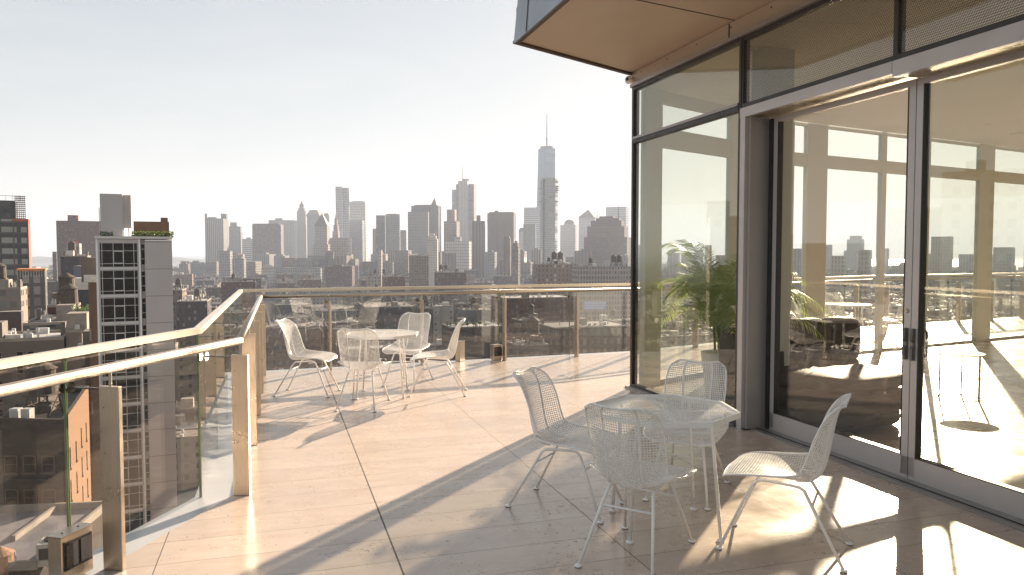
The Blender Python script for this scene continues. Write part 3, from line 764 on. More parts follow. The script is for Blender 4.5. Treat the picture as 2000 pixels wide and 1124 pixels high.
BR = facade('red_brick', (0.107, 0.046, 0.032), storey=3.2, bay=2.6, ww=.42, wh=.52)
BB = facade('brown_brick', (0.079, 0.053, 0.04), storey=3.3, bay=2.8, ww=.45, wh=.5)
BT = facade('tan_brick', (0.182, 0.137, 0.096), storey=3.3, bay=3.0, ww=.40, wh=.5)
BG = facade('grey_stone', (0.124, 0.12, 0.112), storey=3.6, bay=3.0, ww=.5, wh=.55)
BW = facade('white_brick', (0.351, 0.321, 0.283), storey=3.3, bay=3.2, ww=.38, wh=.45)
BD = facade('dark_brick', (0.041, 0.028, 0.025), storey=3.3, bay=2.8, ww=.42, wh=.5)
BLANK = facade('blank_render', (.40, .36, .32), storey=3.4, bay=9, ww=.10, wh=.3)
KIN = [(BR, 'red brick'), (BB, 'brown brick'), (BT, 'tan brick'), (BG, 'grey stone'), (BW, 'pale painted'), (BD, 'dark brick')]
ROOFB = plain('bulkhead_wall', (.16, .135, .115), .85, 0, .2, .5); TANKW = plain('tank_timber', (.07, .05, .035), .8, 0, .3, 2); ACM = plain('rooftop_metal', (.52, .50, .48), .45, .3, .2, 1.5)
ROOFS = [plain('silver_roof', (.40, .38, .36), .6, 0, .3, .35), plain('tar_roof', (.045, .04, .038), .7, 0, .35, .35), plain('buff_roof', (.20, .165, .14), .8, 0, .3, .35)]
SUNB = plain('sunlit_bulkhead', (.62, .58, .53), .7, 0, .15, .5)  # pale tone that paints sunlit specks onto some of the bulkheads
PAR = plain('coping', (.28, .24, .20), .7, 0, .2, .6)
def tank_mesh(s=1.0, leg=True):
    m_ = MB(); m_.sm = False
    h0 = 3.0*s if leg else .6
    if leg:
        for a, b in ((-1, -1), (1, -1), (1, 1), (-1, 1)): m_.bar((a*1.7*s, b*1.7*s, 0), (a*1.35*s, b*1.35*s, h0), .22*s, .22*s)
        for a, b, c, d in ((-1, -1, 1, -1), (1, -1, 1, 1), (1, 1, -1, 1), (-1, 1, -1, -1)):
            m_.bar((a*1.7*s, b*1.7*s, .1), (c*1.4*s, d*1.4*s, h0*.95), .1*s, .1*s); m_.bar((a*1.5*s, b*1.5*s, h0*.55), (c*1.5*s, d*1.5*s, h0*.55), .12*s, .12*s)
    m_.box((0, 0, h0+.1*s), (3.6*s, 3.6*s, .25*s))
    m_.lathe([(1.75*s, h0+.2*s), (1.65*s, h0+3.7*s), (1.95*s, h0+3.7*s), (.05*s, h0+4.9*s)], n=16)
    return m_
def roofstuff(ad, w_, d_, h, seed, few=False):
    """ad(name, mb, mat) is called for each rooftop feature, coordinates local to the building"""
    rnd = random.Random(seed)
    m_ = MB(); th = .35
    for c, dd in (((0, -d_/2+th/2, h+.25), (w_, th, .5)), ((0, d_/2-th/2, h+.25), (w_, th, .5)), ((-w_/2+th/2, 0, h+.25), (th, d_-2*th, .5)), ((w_/2-th/2, 0, h+.25), (th, d_-2*th, .5))): m_.box(c, dd)
    ad('parapet', m_, PAR)
    m_ = MB(); bw, bd, bh = rnd.uniform(2.5, 4), rnd.uniform(3, 5), rnd.uniform(2.4, 3.4); m_.box((rnd.uniform(-.25, .25)*w_, rnd.uniform(-.3, .3)*d_, h+bh/2), (bw, bd, bh)); ad('bulkhead', m_, rnd.choice([ROOFB, PAR, ROOFB, SUNB]))
    if few: return
    m_ = MB()
    for k in range(rnd.randint(4, 11)): m_.box((rnd.uniform(-.42, .42)*w_, rnd.uniform(-.42, .42)*d_, h+.5), (rnd.uniform(.5, 1.9), rnd.uniform(.5, 1.7), rnd.uniform(.8, 1.5)))
    for k in range(rnd.randint(2, 6)): m_.box((rnd.uniform(-.45, .45)*w_, rnd.uniform(-.45, .45)*d_, h+.9), (.3, .3, 1.8))
    ad('roof_plant', m_, ACM)
    for sx in (-1, 1):
        m_ = MB(); m_.box((sx*(w_/2-.8), rnd.uniform(-.2, .2)*d_, h+1.2), (.7, 1.6, 2.4)); ad('chimney', m_, ROOFB)
    if rnd.random() < .3:
        m_ = tank_mesh(rnd.uniform(.75, 1.0)); dx, dy = rnd.uniform(-.2, .2)*w_, rnd.uniform(-.25, .25)*d_; m_.v = [(a+dx, b+dy, c+h) for a, b, c in m_.v]; ad('water_tank', m_, TANKW)

# --- towers placed at their real distance
CX = {}
HERO = []                                          # footprints kept clear of the ordinary fabric
def tower(name, label, D, tiers, mat, rot=14, fs=.14, roofs=(), mast=None, cat_='tower', partm=None, group=None, deep=None):
    """tiers: (px0, px1, py_top) from the ground up; a 4th value gives the tier's own base row"""
    x0, x1, _ = tiers[0][:3]; mid = (x0+x1)/2; base = at(mid, 495, D); phi = math.atan2(base.x, base.y)
    rz = -phi-R(rot); off = {}
    root = empty(name, (base.x, base.y, ZG), rz, label, cat_, group)
    ctr = Vector((base.x, base.y)); lastz = 0.0; los = Vector((math.sin(phi), math.cos(phi))); perp = Vector((los.y, -los.x))
    inv = Matrix.Rotation(-rz, 2)
    W0_ = (x1-x0)/F*D; D0 = deep or max(.25*W0_, fs*W0_/math.sin(R(rot)))
    for i, T in enumerate(tiers):
        a, b, yt = T[:3]; W_ = (b-a)/F*D; wf = W_*(1-fs)/math.cos(R(rot)); dp = fs*W_/math.sin(R(rot))
        if deep: dp = deep*(.98**i)
        z1 = at((a+b)/2, yt, D).z-ZG; c = perp*((((a+b)/2-mid)/F)*D); c = inv @ c
        z0 = lastz if len(T) < 4 else (0 if T[3] is None else at(mid, T[3], D).z-ZG)
        if len(T) >= 4: dp *= .96-.02*i
        m_ = MB(); m_.box((c.x, c.y, (z0+z1)/2), (wf, dp, z1-z0)); mm = mat if not (len(T) > 4 and T[4]) else T[4]
        m_.build('shaft' if i == 0 else 'setback', mm, root)
        if len(T) < 4 or z1 > lastz: lastz = z1
    for rf in roofs:
        kind, a, b, yb, yt = rf[:5]; rm = rf[5] if len(rf) > 5 else ROOFB
        c = inv @ (perp*((((a+b)/2-mid)/F)*D)); r_ = (b-a)/2/F*D; z0 = at(mid, yb, D).z-ZG; z1 = at(mid, yt, D).z-ZG; m_ = MB()
        if kind == 'pyr': m_.loft([[(c.x+sx*r_*q, c.y+sy*r_*q, z) for sx, sy in ((-1, -1), (1, -1), (1, 1), (-1, 1))] for z, q in ((z0, .95), (z1, .02))])
        if kind == 'mans': m_.loft([[(c.x+sx*r_*q, c.y+sy*r_*q, z) for sx, sy in ((-1, -1), (1, -1), (1, 1), (-1, 1))] for z, q in ((z0, .98), (z1, .5))])
        if kind == 'dome': m_.sm = True; m_.lathe([(r_*math.cos(R(q)), z0+(z1-z0)*math.sin(R(q))) for q in range(0, 90, 12)]+[(.05, z1)], (c.x, c.y, 0), 20)
        if kind == 'mast': m_.tube([(c.x, c.y, z0), (c.x, c.y, z1)], [max(r_, .8), .35], 6)
        if kind == 'spire':
            m_.lathe([(r_, z0), (r_*.8, z0+(z1-z0)*.25), (r_*.42, z0+(z1-z0)*.45), (r_*.34, z0+(z1-z0)*.62), (.3, z1)], (c.x, c.y, 0), 8)
        m_.build({'pyr': 'pyramid_roof', 'mans': 'mansard_roof', 'dome': 'dome', 'mast': 'mast', 'spire': 'spire'}[kind], rm, root)
    HERO.append((base.x, base.y, max(W0_, D0)*.62+6)); return root
f_ = facade
H_rib = f_('ribbed_stone', (0.255, 0.239, 0.224), (.10, .10, .10), 5, 400, .45, 1.0, lit=0)
H_ribd = f_('ribbed_brown', (0.193, 0.154, 0.132), (.09, .08, .07), 7, 400, .4, 1.0, lit=0)
H_win = f_('tower_windows', (0.168, 0.14, 0.119), (.07, .07, .075), 4.5, 5, .5, .45, lit=.3)
H_tan = f_('tan_tower', (0.336, 0.269, 0.218), (.12, .11, .11), 4.5, 6, .4, .6, lit=.15)
H_gry = f_('grey_tower', (0.216, 0.216, 0.216), (.10, .11, .12), 4, 5, .5, .5, lit=.2)
H_dark = f_('dark_tower', (0.063, 0.063, 0.066), (.04, .04, .045), 4, 4, .6, .6, lit=.1)
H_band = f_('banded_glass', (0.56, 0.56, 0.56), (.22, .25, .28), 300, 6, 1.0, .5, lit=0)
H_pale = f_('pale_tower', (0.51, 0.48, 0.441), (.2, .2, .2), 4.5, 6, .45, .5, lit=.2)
H_glass = f_('glass_tower', (.20, .24, .29), (.13, .17, .22), 6, 8, .8, .8, lit=.1, mix_hi=(.25, .29, .33))
H_latt = f_('latticed_tower', (0.302, 0.294, 0.286), (.16, .16, .16), 4, 7, .45, .6, lit=.1)
BTG = 'downtown skyline'
tower('office_tower', 'slab tower with two raised fins, leftmost of the downtown skyline', 2100, [(403, 447, 428, None), (403, 408, 418, 428), (408, 426, 425, 428), (432, 445, 418, 428)], H_rib, fs=.25)
tower('office_tower', 'grey stepped tower just right of the finned slab tower', 2300, [(447, 474, 455), (448, 473, 443), (451, 465, 435)], H_gry)
tower('office_tower', 'small tower with pale horizontal bands before the wide brown block', 2200, [(474, 497, 467), (482, 492, 464)], H_band)
tower('office_tower', 'wide brown block with notched roofline and a thin sunlit right edge', 1900, [(495, 553, 439), (496, 549, 437.5)], H_win, fs=.09)
tower('office_tower', 'flat-topped tower with fine vertical ribs behind the wide brown block', 2700, [(527, 580, 431), (539, 554, 427)], H_rib)
tower('skyscraper', 'slim grey spired skyscraper left of the mansard-roofed tower', 2900, [(580, 601, 440), (581, 600, 412), (584, 597, 407), (586, 595, 403)], H_gry, roofs=[('spire', 585, 596, 403, 392)])
tower('office_tower', 'grey tower with dark mansard roof behind the pyramid-topped courthouse', 2800, [(601, 629, 423)], H_gry, roofs=[('mans', 601, 629, 423, 411)])
tower('office_tower', 'rounded slim tower peeking out right of the courthouse pyramid', 2950, [(632, 645, 423)], H_gry, roofs=[('dome', 633, 644, 423, 416)])
tower('courthouse', 'tan courthouse tower with a steep pyramid roof and pointed tip', 1850, [(600, 655, 535), (612, 648, 478), (616, 645, 442)], H_tan, fs=.22, roofs=[('pyr', 616, 644, 442, 417, plain('slate_roof', (.13, .095, .08), .6)), ('mast', 629, 631, 420, 412)])
tower('civic_tower', 'ornate wedding-cake civic tower in front of the twin rippled skyscraper', 1940, [(640, 690, 500), (645, 686, 465), (650, 664, 452), (652, 662, 440), (654, 660, 430)], H_tan, fs=.2, roofs=[('spire', 654, 660, 430, 419)])
# rippled steel skyscraper
def rippled():
    D = 2220; p = at(670, 495, D); root = empty('rippled_skyscraper', (p.x, p.y, ZG), -math.atan2(p.x, p.y), 'tall rippled silver skyscraper, tallest left of the middle of the skyline', 'skyscraper')
    mt = f_('rippled_steel', (0.49, 0.48, 0.47), (.17, .18, .19), 5, 7, .5, .55, lit=0)
    for k, (x0, x1, yt) in enumerate(((657, 669, 366), (669.2, 683, 367.5))):
        W_ = (x1-x0)/F*D; cx = ((x0+x1)/2-670)/F*D; H_ = at(670, yt, D).z-ZG; rings = []
        for j in range(30):
            z = H_*j/29; ring = []
            for i in range(24):
                a = i/24*4; sd_, q = int(a), a-int(a); pts = [(-1, -1), (1, -1), (1, 1), (-1, 1), (-1, -1)]
                x = pts[sd_][0]+(pts[sd_+1][0]-pts[sd_][0])*q; y = pts[sd_][1]+(pts[sd_+1][1]-pts[sd_][1])*q
                wv = 1+.07*math.sin(q*9+j*.45+sd_)*math.sin(j*.3+2*k); ring.append((cx+x*W_/2*.96*wv, y*16*wv+k*9, z))
            rings.append(ring)
        m_ = MB(); m_.loft(rings); m_.build('shaft', mt, root)
rippled(); 
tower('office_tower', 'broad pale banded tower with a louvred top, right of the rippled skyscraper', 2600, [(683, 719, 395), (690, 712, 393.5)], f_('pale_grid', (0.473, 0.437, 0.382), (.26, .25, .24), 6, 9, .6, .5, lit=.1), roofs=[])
tower('office_tower', 'dark grey slab in front of the pale banded tower', 2300, [(683, 712, 431)], H_gry)
tower('office_tower', 'low brown block left of the pair of dark slabs', 2300, [(728, 738, 447)], H_ribd)
tower('office_tower', 'narrow dark slab, left of a touching pair', 2050, [(735, 753, 421)], H_dark, fs=.06)
tower('office_tower', 'wider grey slab, right of a touching pair', 2000, [(753.5, 782, 419), (757, 777, 418)], H_gry, fs=.05)
tower('office_tower', 'short grey tower right of the pair of slabs', 2250, [(782, 794, 450)], H_gry)
tower('office_tower', 'dark slab rising behind the latticed pale slab', 1850, [(804, 862, 403), (810, 855, 401)], f_('slate_tower', (0.143, 0.143, 0.147), (.08, .085, .09), 4, 300, .4, 1.0, lit=0), fs=.10)
tower('office_tower', 'pale slab with a fine lattice facade under the spired neo-gothic roof', 1750, [(797, 838, 414)], H_latt, fs=.04)
tower('neo_gothic_tower', 'neo-gothic tower showing only its pointed roof above a dark slab', 2210, [(841, 857, 404)], H_pale, roofs=[('pyr', 842, 856, 404, 387)])
tower('slim_tower', 'slim white ornate building with a small crown before the latticed slab', 1100, [(834, 856, 467), (836, 853, 461), (839, 849, 457)], f_('white_ornate', (.62, .58, .52), (.25, .24, .23), 2.5, 3.6, .5, .5, lit=.1), fs=.1)
SCAF = f_('scaffold_frame', (.22, .21, .20), (.42, .41, .40), 4, 5, .6, .5, lit=.3)
sk_ = tower('skyscraper', 'tall pale skyscraper with scaffolded shoulders and a thin mast, left of centre peak', 2150, [(890, 932, 430, None), (891, 931, 361, 430, SCAF), (903, 918, 350, 361)], f_('pale_shaft', (0.427, 0.41, 0.392), (.28, .28, .28), 7, 300, .3, 1, lit=0), roofs=[('mast', 903.5, 905, 357, 322)])
m_ = MB(); hz_ = at(911, 356, 2150).z-ZG; m_.box((-1.5, -26, hz_/2), (27, 18, hz_)); m_.build('core', f_('pale_core', (.50, .48, .46), (.36, .35, .34), 9, 300, .25, 1, lit=0), sk_)
tower('glass_tower', 'very pale glass tower peeking out left of the scaffolded skyscraper', 2500, [(883, 893, 371)], H_glass)
tower('office_tower', 'cream stepped tower below the scaffolded skyscraper', 1750, [(867, 898, 433), (873, 892, 410)], H_tan, fs=.2)
tower('civic_block', 'wide pale flat-topped block below the cream stepped tower', 1500, [(870, 921, 472), (888, 901, 463)], H_pale, fs=.1)
tower('office_tower', 'dark brown slab with a rooftop box, right of the scaffolded skyscraper', 1600, [(922, 948, 432), (931, 939, 421)], H_ribd, fs=.08)
tower('windowless_tower', 'broad brown ribbed tower with a sunlit right edge, alone in the middle', 1700, [(952, 1008, 417), (955, 1006, 415), (966, 974, 412)], f_('broad_ribs', (0.227, 0.185, 0.16), (.19, .155, .135), 16, 400, .35, 1, lit=0), fs=.09)
tower('apartment_tower', 'narrow dark round-topped apartment tower before the broad ribbed one', 1200, [(983, 998, 466), (985, 996, 462)], H_ribd, fs=.15)
tower('apartment_tower', 'ornate stepped brown tower beside the narrow dark one', 1100, [(1000, 1016, 482), (1002, 1014, 475), (1006, 1011, 471)], H_win, fs=.25)
tower('glass_tower', 'pale banded glass tower left of the tallest skyscraper', 2350, [(1023, 1054, 406)], H_band, fs=.12)
tower('office_tower', 'grey block in front of the pale banded glass tower', 2000, [(1022, 1047, 438)], H_gry, fs=.05)
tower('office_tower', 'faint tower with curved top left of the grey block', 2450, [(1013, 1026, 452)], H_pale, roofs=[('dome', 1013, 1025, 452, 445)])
def peak():
    D = 2453; p = at(1067.5, 495, D); rz = -math.atan2(p.x, p.y)-R(12); mt = f_('peak_glass', (.16, .24, .36), (.16, .22, .30), 30, 14, .9, .9, lit=.05, mix_hi=(.25, .3, .36))
    root = empty('tallest_skyscraper', (p.x, p.y, ZG), rz, 'tallest skyscraper of the skyline, tapering blue glass with chamfered edges and a mast', 'skyscraper')
    zt = at(1067, 291, D).z-ZG; zb = 56; rb_ = 61/2; rt = rb_; n = 8
    base = []; top = []
    for k in range(8):
        a = k/8; pts = [(-1, -1), (0, -1), (1, -1), (1, 0), (1, 1), (0, 1), (-1, 1), (-1, 0)]; base.append((pts[k][0]*rb_, pts[k][1]*rb_, zb))
        q = [(-.5, -.5), (0, -1), (.5, -.5), (1, 0), (.5, .5), (0, 1), (-.5, .5), (-1, 0)][k]; top.append((q[0]*rb_*.92, q[1]*rb_*.92, zt))
    m_ = MB(); vs_ = base+top; fs_ = []
    for k in range(0, 8, 2):      # four triangles pointing up, four pointing down
        l, r_ = (k-1) % 8, (k+1) % 8; nx = (k+2) % 8
        fs_.append((k, nx, 8+r_)); fs_.append((8+l, k, 8+r_))
    m_.add(vs_, fs_+[tuple(8+i for i in (1, 3, 5, 7)), tuple((6, 4, 2, 0))]); m_.build('glass_shaft', mt, root)
    m_ = MB(); m_.box((0, 0, zb/2), (61, 61, zb)); m_.build('podium', H_glass, root)
    m_ = MB(); z1 = at(1067, 287, D).z-ZG; m_.lathe([(21, zt), (21, z1), (19, z1), (19, zt)], n=20); m_.lathe([(5, zt), (4, z1)], n=8); m_.build('crown_ring', H_gry, root)
    m_ = MB(); zm = at(1067, 223, D).z-ZG; m_.tube([(0, 0, z1), (0, 0, z1+(zm-z1)*.22), (0, 0, z1+(zm-z1)*.25), (0, 0, zm)], [2.4, 2.2, 1.5, .6], 8)
    for q in (.22, .4, .55, .7, .85): m_.lathe([(3.4*(1.2-q), 0), (3.4*(1.2-q), 2.5)], (0, 0, z1+(zm-z1)*q), 8)
    m_.build('mast', ROOFB, root)
peak()
def stacked():
    D = 1660; p = at(1073, 495, D); root = empty('stacked_tower', (p.x, p.y, ZG), -math.atan2(p.x, p.y)-R(12), 'pale stacked-box apartment tower under construction, overlapping the tallest skyscraper', 'skyscraper')
    rnd = random.Random(7); zt = at(1073, 346, D).z-ZG; z = 0; sc_m = f_('stacked_glass', (0.627, 0.605, 0.582), (.26, .28, .30), 3.5, 4, .85, .6, lit=.15); k = 0
    m_ = MB()
    while z < zt-3:
        q = z/zt; h = 4.0; m_.box((0, 0, z+1.95), (32, 30, 3.1)); x = rnd.uniform(-1, 1)*(1.0+3.2*max(0, q-.72)/.28); 
        wv = 34+rnd.uniform(-1, 4.5)*(int(z/16) % 2+.4)+(rnd.uniform(-3, 4) if q > .72 else 0)-(8 if q > .96 else 0)
        m_.box((x, rnd.uniform(-1, 1), z+.35), (wv, 33, .7)); z += h; k += 1
    m_.build('floors', sc_m, root)
    m_ = MB(); m_.box((-9, -17.5, zt*.5), (3.2, 2, zt*.95)); m_.build('construction_hoist', H_dark, root)
    HERO.append((p.x, p.y, 30))
stacked()
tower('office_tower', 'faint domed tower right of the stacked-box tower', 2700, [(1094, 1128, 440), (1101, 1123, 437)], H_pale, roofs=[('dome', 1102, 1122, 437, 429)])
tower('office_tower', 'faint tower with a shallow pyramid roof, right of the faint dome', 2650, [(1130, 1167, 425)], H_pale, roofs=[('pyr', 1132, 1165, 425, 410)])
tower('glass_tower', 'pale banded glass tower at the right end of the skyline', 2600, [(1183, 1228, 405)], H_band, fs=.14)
tower('stepped_tower', 'massive brown stepped tower with two masts in front of the pale glass tower', 1500, [(1141, 1232, 464), (1147, 1226, 443), (1154, 1219, 432), (1164, 1213, 427), (1170, 1200, 423)], f_('art_deco', (0.175, 0.133, 0.112), (.15, .12, .11), 6, 6, .5, .45, lit=.12), fs=.10, roofs=[('mast', 1165, 1167, 432, 407), ('mast', 1206, 1209, 432, 402)])
tower('courthouse', 'low grey courthouse with tall pilasters in front of the skyline, left half', 1500, [(628, 700, 506), (640, 690, 497)], H_rib, fs=.1)
tower('courthouse', 'long low stone building with an arcade below the pyramid-topped courthouse', 1350, [(553, 632, 523), (575, 605, 516)], H_gry, fs=.1)
tower('brick_block', 'red brick institutional block before the grey pilastered courthouse', 1150, [(636, 692, 520), (650, 670, 517)], BR, fs=.1, cat_='building')
tower('domed_hall', 'small pale hall with a white barrel roof below the wide brown block', 1500, [(511, 536, 526)], H_pale, roofs=[('dome', 511, 535, 526, 517, PAR)], cat_='building')
tower('brown_tower', 'paired reddish narrow tower with pale stripes below the slabs', 1400, [(738, 747, 489), ], H_tan, fs=.3)
LANDM = [(-20, 'glass block at the left edge'), (60, 'orange-banded netted building'), (155, 'reddish brown apartment slab'), (262, 'white glazed tower'), (350, 'pale gable beside the white tower'), (385, 'strip of open water'), (425, 'finned slab tower'), (462, 'grey stepped tower'), (487, 'small banded tower'), (522, 'wide brown notched block'), (556, 'ribbed flat-topped tower'), (590, 'slim spired skyscraper'), (612, 'mansard-roofed tower'), (632, 'pyramid-topped courthouse'), (657, 'wedding-cake civic tower'), (675, 'rippled skyscraper'), (700, 'pale banded tower'), (732, 'low brown block'), (744, 'narrow dark slab'), (768, 'wider grey slab'), (788, 'short grey tower'), (817, 'latticed pale slab'), (846, 'slim white ornate building'), (882, 'cream stepped tower'), (911, 'scaffolded skyscraper'), (935, 'dark brown slab'), (965, 'broad ribbed tower'), (991, 'round-topped apartment tower'), (1008, 'ornate stepped brown tower'), (1035, 'pale banded glass tower'), (1068, 'tallest skyscraper'), (1088, 'stacked-box tower'), (1111, 'faint domed tower'), (1147, 'faint pyramid-roofed tower'), (1187, 'massive stepped tower'), (1222, 'rightmost glass tower')]
def lmk(x): return min(LANDM, key=lambda q: abs(q[0]-x))[1]
# shorter downtown blocks between the named towers
rnd = random.Random(21)
mix = [(H_rib, 'grey ribbed'), (H_gry, 'grey'), (H_tan, 'tan'), (H_gry, 'grey'), (H_ribd, 'brown ribbed'), (H_win, 'brown'), (H_win, 'brown'), (H_dark, 'dark')]
xx = 350.0
while xx < 1240:
    w_ = rnd.uniform(16, 42); yt = rnd.uniform(486, 514) if xx > 405 else rnd.uniform(505, 520)
    mt, nm = rnd.choice(mix); side = 'left' if xx < 600 else ('middle' if xx < 930 else 'right')
    lb = f'{nm} mid-rise block standing in front of the {lmk(xx+w_/2)}'
    tower('mid_rise_block', lb, rnd.uniform(1350, 1900), [(xx, xx+w_, yt)]+([(xx+w_*.3, xx+w_*.7, yt-3)] if rnd.random() < .5 else []), mt, fs=rnd.choice([.08, .2, .3]), cat_='building', group=lb)
    xx += w_*rnd.uniform(.45, .95)
xx = 1240.0      # the skyline goes on behind the glass of the room
while xx < 2050:
    w_ = rnd.uniform(12, 40); tall = rnd.random() < .18; yt = rnd.uniform(478, 500) if not tall else rnd.uniform(455, 478)
    mt, nm = rnd.choice(mix[:5]); lb = f'{nm} {"tall" if tall else "low"} building on the far skyline seen through the {"corner window" if xx < 1440 else ("left sliding door" if xx < 1810 else "right sliding door")}, {"narrow" if w_ < 22 else "wide"}'
    if not (1725 < xx < 1790): tower('far_block', lb, rnd.uniform(900, 2300), [(xx, xx+w_, yt)], mt, fs=.15, cat_='building', group=lb)
    xx += w_*rnd.uniform(.8, 1.8)
tower('far_tower', 'rounded-shoulder tower on the skyline seen through the middle of the door glass', 2000, [(1650, 1690, 490), (1655, 1686, 468), (1660, 1682, 461)], H_gry)
tower('far_tower', 'tall pale tower on the skyline just left of the door stile', 1900, [(1786, 1805, 470)], H_pale)

def building(name, label, px0, px1, ytop, D, mat, rot=None, depth=14, roof=None, kids=(), cat_='building', zb=ZG, parapet=True, seed=0):
    """a mid-distance building facing the camera on the street grid; rot None = grid direction"""
    mid = (px0+px1)/2; p = at(mid, ytop, D); rz = TH if rot is None else R(rot); w_ = (px1-px0)/F*D/(math.cos(rz)-p.x/p.y*math.sin(rz))
    root = empty(name, (p.x, p.y, zb), rz, label, cat_); H_ = p.z-zb
    m_ = MB(); m_.box((0, depth/2, H_/2), (w_, depth, H_)); m_.build('walls', mat, root)
    def ad(nm, mbb, mt):
        mbb.v = [(a, b+depth/2, c) for a, b, c in mbb.v]; mbb.build(nm, mt, root)
    if parapet: roofstuff(ad, w_, depth, H_, seed)
    rm = roof or ROOFS[seed % 3]; m_ = MB(); m_.box((0, depth/2, H_+.03), (w_-.75, depth-.75, .05)); m_.build('roof', rm, root)
    for nm, x, y, s in kids:
        if nm == 'water_tank':
            m_ = tank_mesh(s); m_.v = [(a+x, b+y, c+H_) for a, b, c in m_.v]; m_.build('water_tank', TANKW, root)
    HERO.append((p.x, p.y+depth/2, max(w_, depth)*.62+3)); return root
building('loft_building', 'brown loft block with small lit windows and twin water tanks below the tallest skyscraper', 1049, 1128, 517, 620, f_('loft_brown', (.22, .17, .14), (.07, .06, .055), 3.4, 3.8, .42, .5, lit=.3, mix_hi=(.5, .46, .4)), depth=24, kids=[('water_tank', -1, 8, 1.4), ('water_tank', 4, 8, 1.4)], seed=3, rot=8)
building('loft_building', 'long pale-columned loft block with water tanks at the right, above the far handrail', 1130, 1236, 522, 560, f_('loft_grey', (.36, .31, .28), (.12, .11, .10), 2.2, 3.8, .55, .62, lit=.15), depth=24, kids=[('water_tank', 8, 7, 1.2), ('water_tank', 13, 9, 1.2)], seed=4, rot=8)
building('loft_building', 'dark brown block with two small water tanks left of the loft blocks', 850, 911, 533, 700, f_('loft_dark', (.15, .11, .10), (.05, .045, .04), 3, 3.6, .42, .5), depth=22, kids=[('water_tank', -9, 6, 1.0), ('water_tank', -4, 8, 1.0)], seed=5, rot=8)
building('loft_building', 'tan stepped loft block below the latticed slab', 799, 837, 500, 900, BT, depth=22, seed=6, rot=8)
building('loft_building', 'pale cream block with a water tank standing before it, left of the tan stepped block', 716, 745, 540, 760, BW, depth=16, kids=[('water_tank', 10, 2, 1.0)], seed=7, rot=8)
building('warehouse', 'long dark brown warehouse with a cluttered roof behind the farther table', 715, 818, 601, 430, BD, depth=46, seed=8)
building('party_wall_building', 'blank pale side wall with tiny windows, directly right of a far railing post', 846, 886, 600, 430, BLANK, depth=20, seed=9, kids=[('water_tank', -2, 12, .8)])
building('brick_building', 'narrow dark brick tenement with fire escapes left of the blank pale wall', 822, 845, 604, 425, BD, depth=18, seed=10)
building('grey_building', 'bluish grey block behind the right-hand chair of the farther table', 908, 968, 607, 450, f_('blue_grey_render', (0.132, 0.15, 0.18), (.12, .13, .15), 3, 3.4, .3, .4), depth=20, seed=11)
building('brick_building', 'big dark red brick block with a flat cornice left of the blue-white billboard', 988, 1126, 583, 420, BR, depth=28, seed=12, kids=[])
building('tank_house_building', 'low building carrying a pale timber water tank before the big brick block', 1018, 1062, 628, 330, BB, depth=14, seed=13, kids=[('water_tank', 0, 3, 1.0)])
building('tank_house_building', 'low grey building with a large dark tank on a braced stand, before the pale tank', 1010, 1072, 676, 262, BG, depth=14, seed=14, kids=[('water_tank', 1, 3, 1.3)])
building('green_roof_building', 'low dark building with a planted green roof edge behind the right-hand far chair', 880, 990, 640, 330, BD, depth=18, seed=15)
building('dark_building', 'dark glazed building with scaffold-like columns near the glass corner', 1085, 1240, 640, 300, f_('dark_loft', (0.036, 0.033, 0.03), (.12, .11, .10), 3, 4, .5, .6), depth=26, seed=16)
building('brick_building', 'plain brick building low behind the left-hand far chair', 520, 640, 640, 330, BB, depth=22, seed=17)
building('brick_building', 'dark red brick corner building left of the far railing corner', 345, 405, 590, 400, BD, depth=26, seed=18)
building('brick_building', 'tan building with a pale gable beside the white glazed tower', 334, 356, 568, 420, BT, depth=20, seed=19)
# billboard
p = at(1162, 597, 318); bb = empty('billboard', (p.x, p.y, p.z-4), TH*.5, 'pale blue and white billboard on a roof near the glass corner', 'billboard')
m_ = MB(); m_.box((0, 0, 4), (10, .3, 3.6)); pnl = m_.build('panel', plain('billboard_blue', (.34, .42, .68), .5), bb)
m_ = MB(); rnd = random.Random(5)
for r_ in range(3):
    x = -4.2
    while x < 3.6:
        l = rnd.uniform(.5, 1.4); m_.box((x+l/2, -.16, 5.0-r_*1.0), (l, .03, .42)); x += l+.3
m_.build('blurred_lettering', plain('billboard_white', (.75, .76, .8), .5), pnl)
m_ = MB()
for x in (-4, 0, 4): m_.bar((x, .2, -3), (x, .2, 4), .2, .2)
m_.build('support', DARKM, bb)

# --- near buildings on the left
def inset(root, x0, z0, nx, nz, bx, bz, w_, h_, y, frame, pane_m, part='window', sill=True):
    """windows set into a wall facing local -y: each its own part with a pane"""
    m_ = MB(); fw = .07
    m_.box((-w_/2+fw/2, 0, 0), (fw, .10, h_)); m_.box((w_/2-fw/2, 0, 0), (fw, .10, h_)); m_.box((0, 0, h_/2-fw/2), (w_-2*fw, .10, fw)); m_.box((0, 0, -h_/2+fw/2), (w_-2*fw, .10, fw)); m_.box((0, .005, 0), (w_-2*fw, .06, .05))
    if sill: m_.box((0, -.04, -h_/2-.05), (w_+.2, .2, .09))
    f0 = m_.build(part, frame, root, (x0, y, z0)); m_ = MB(); m_.box((0, .0, 0), (w_-2*fw, .04, h_-2*fw)); p0_ = m_.build('pane', pane_m, f0)
    for i in range(nx):
        for k in range(nz):
            if i or k:
                c = copy_tree(f0, root); c.location = (x0+i*bx, y, z0+k*bz)
DGL = plain('dark_window_glass', (.022, .018, .016), .08, 0, .5, .5, spec=.15)
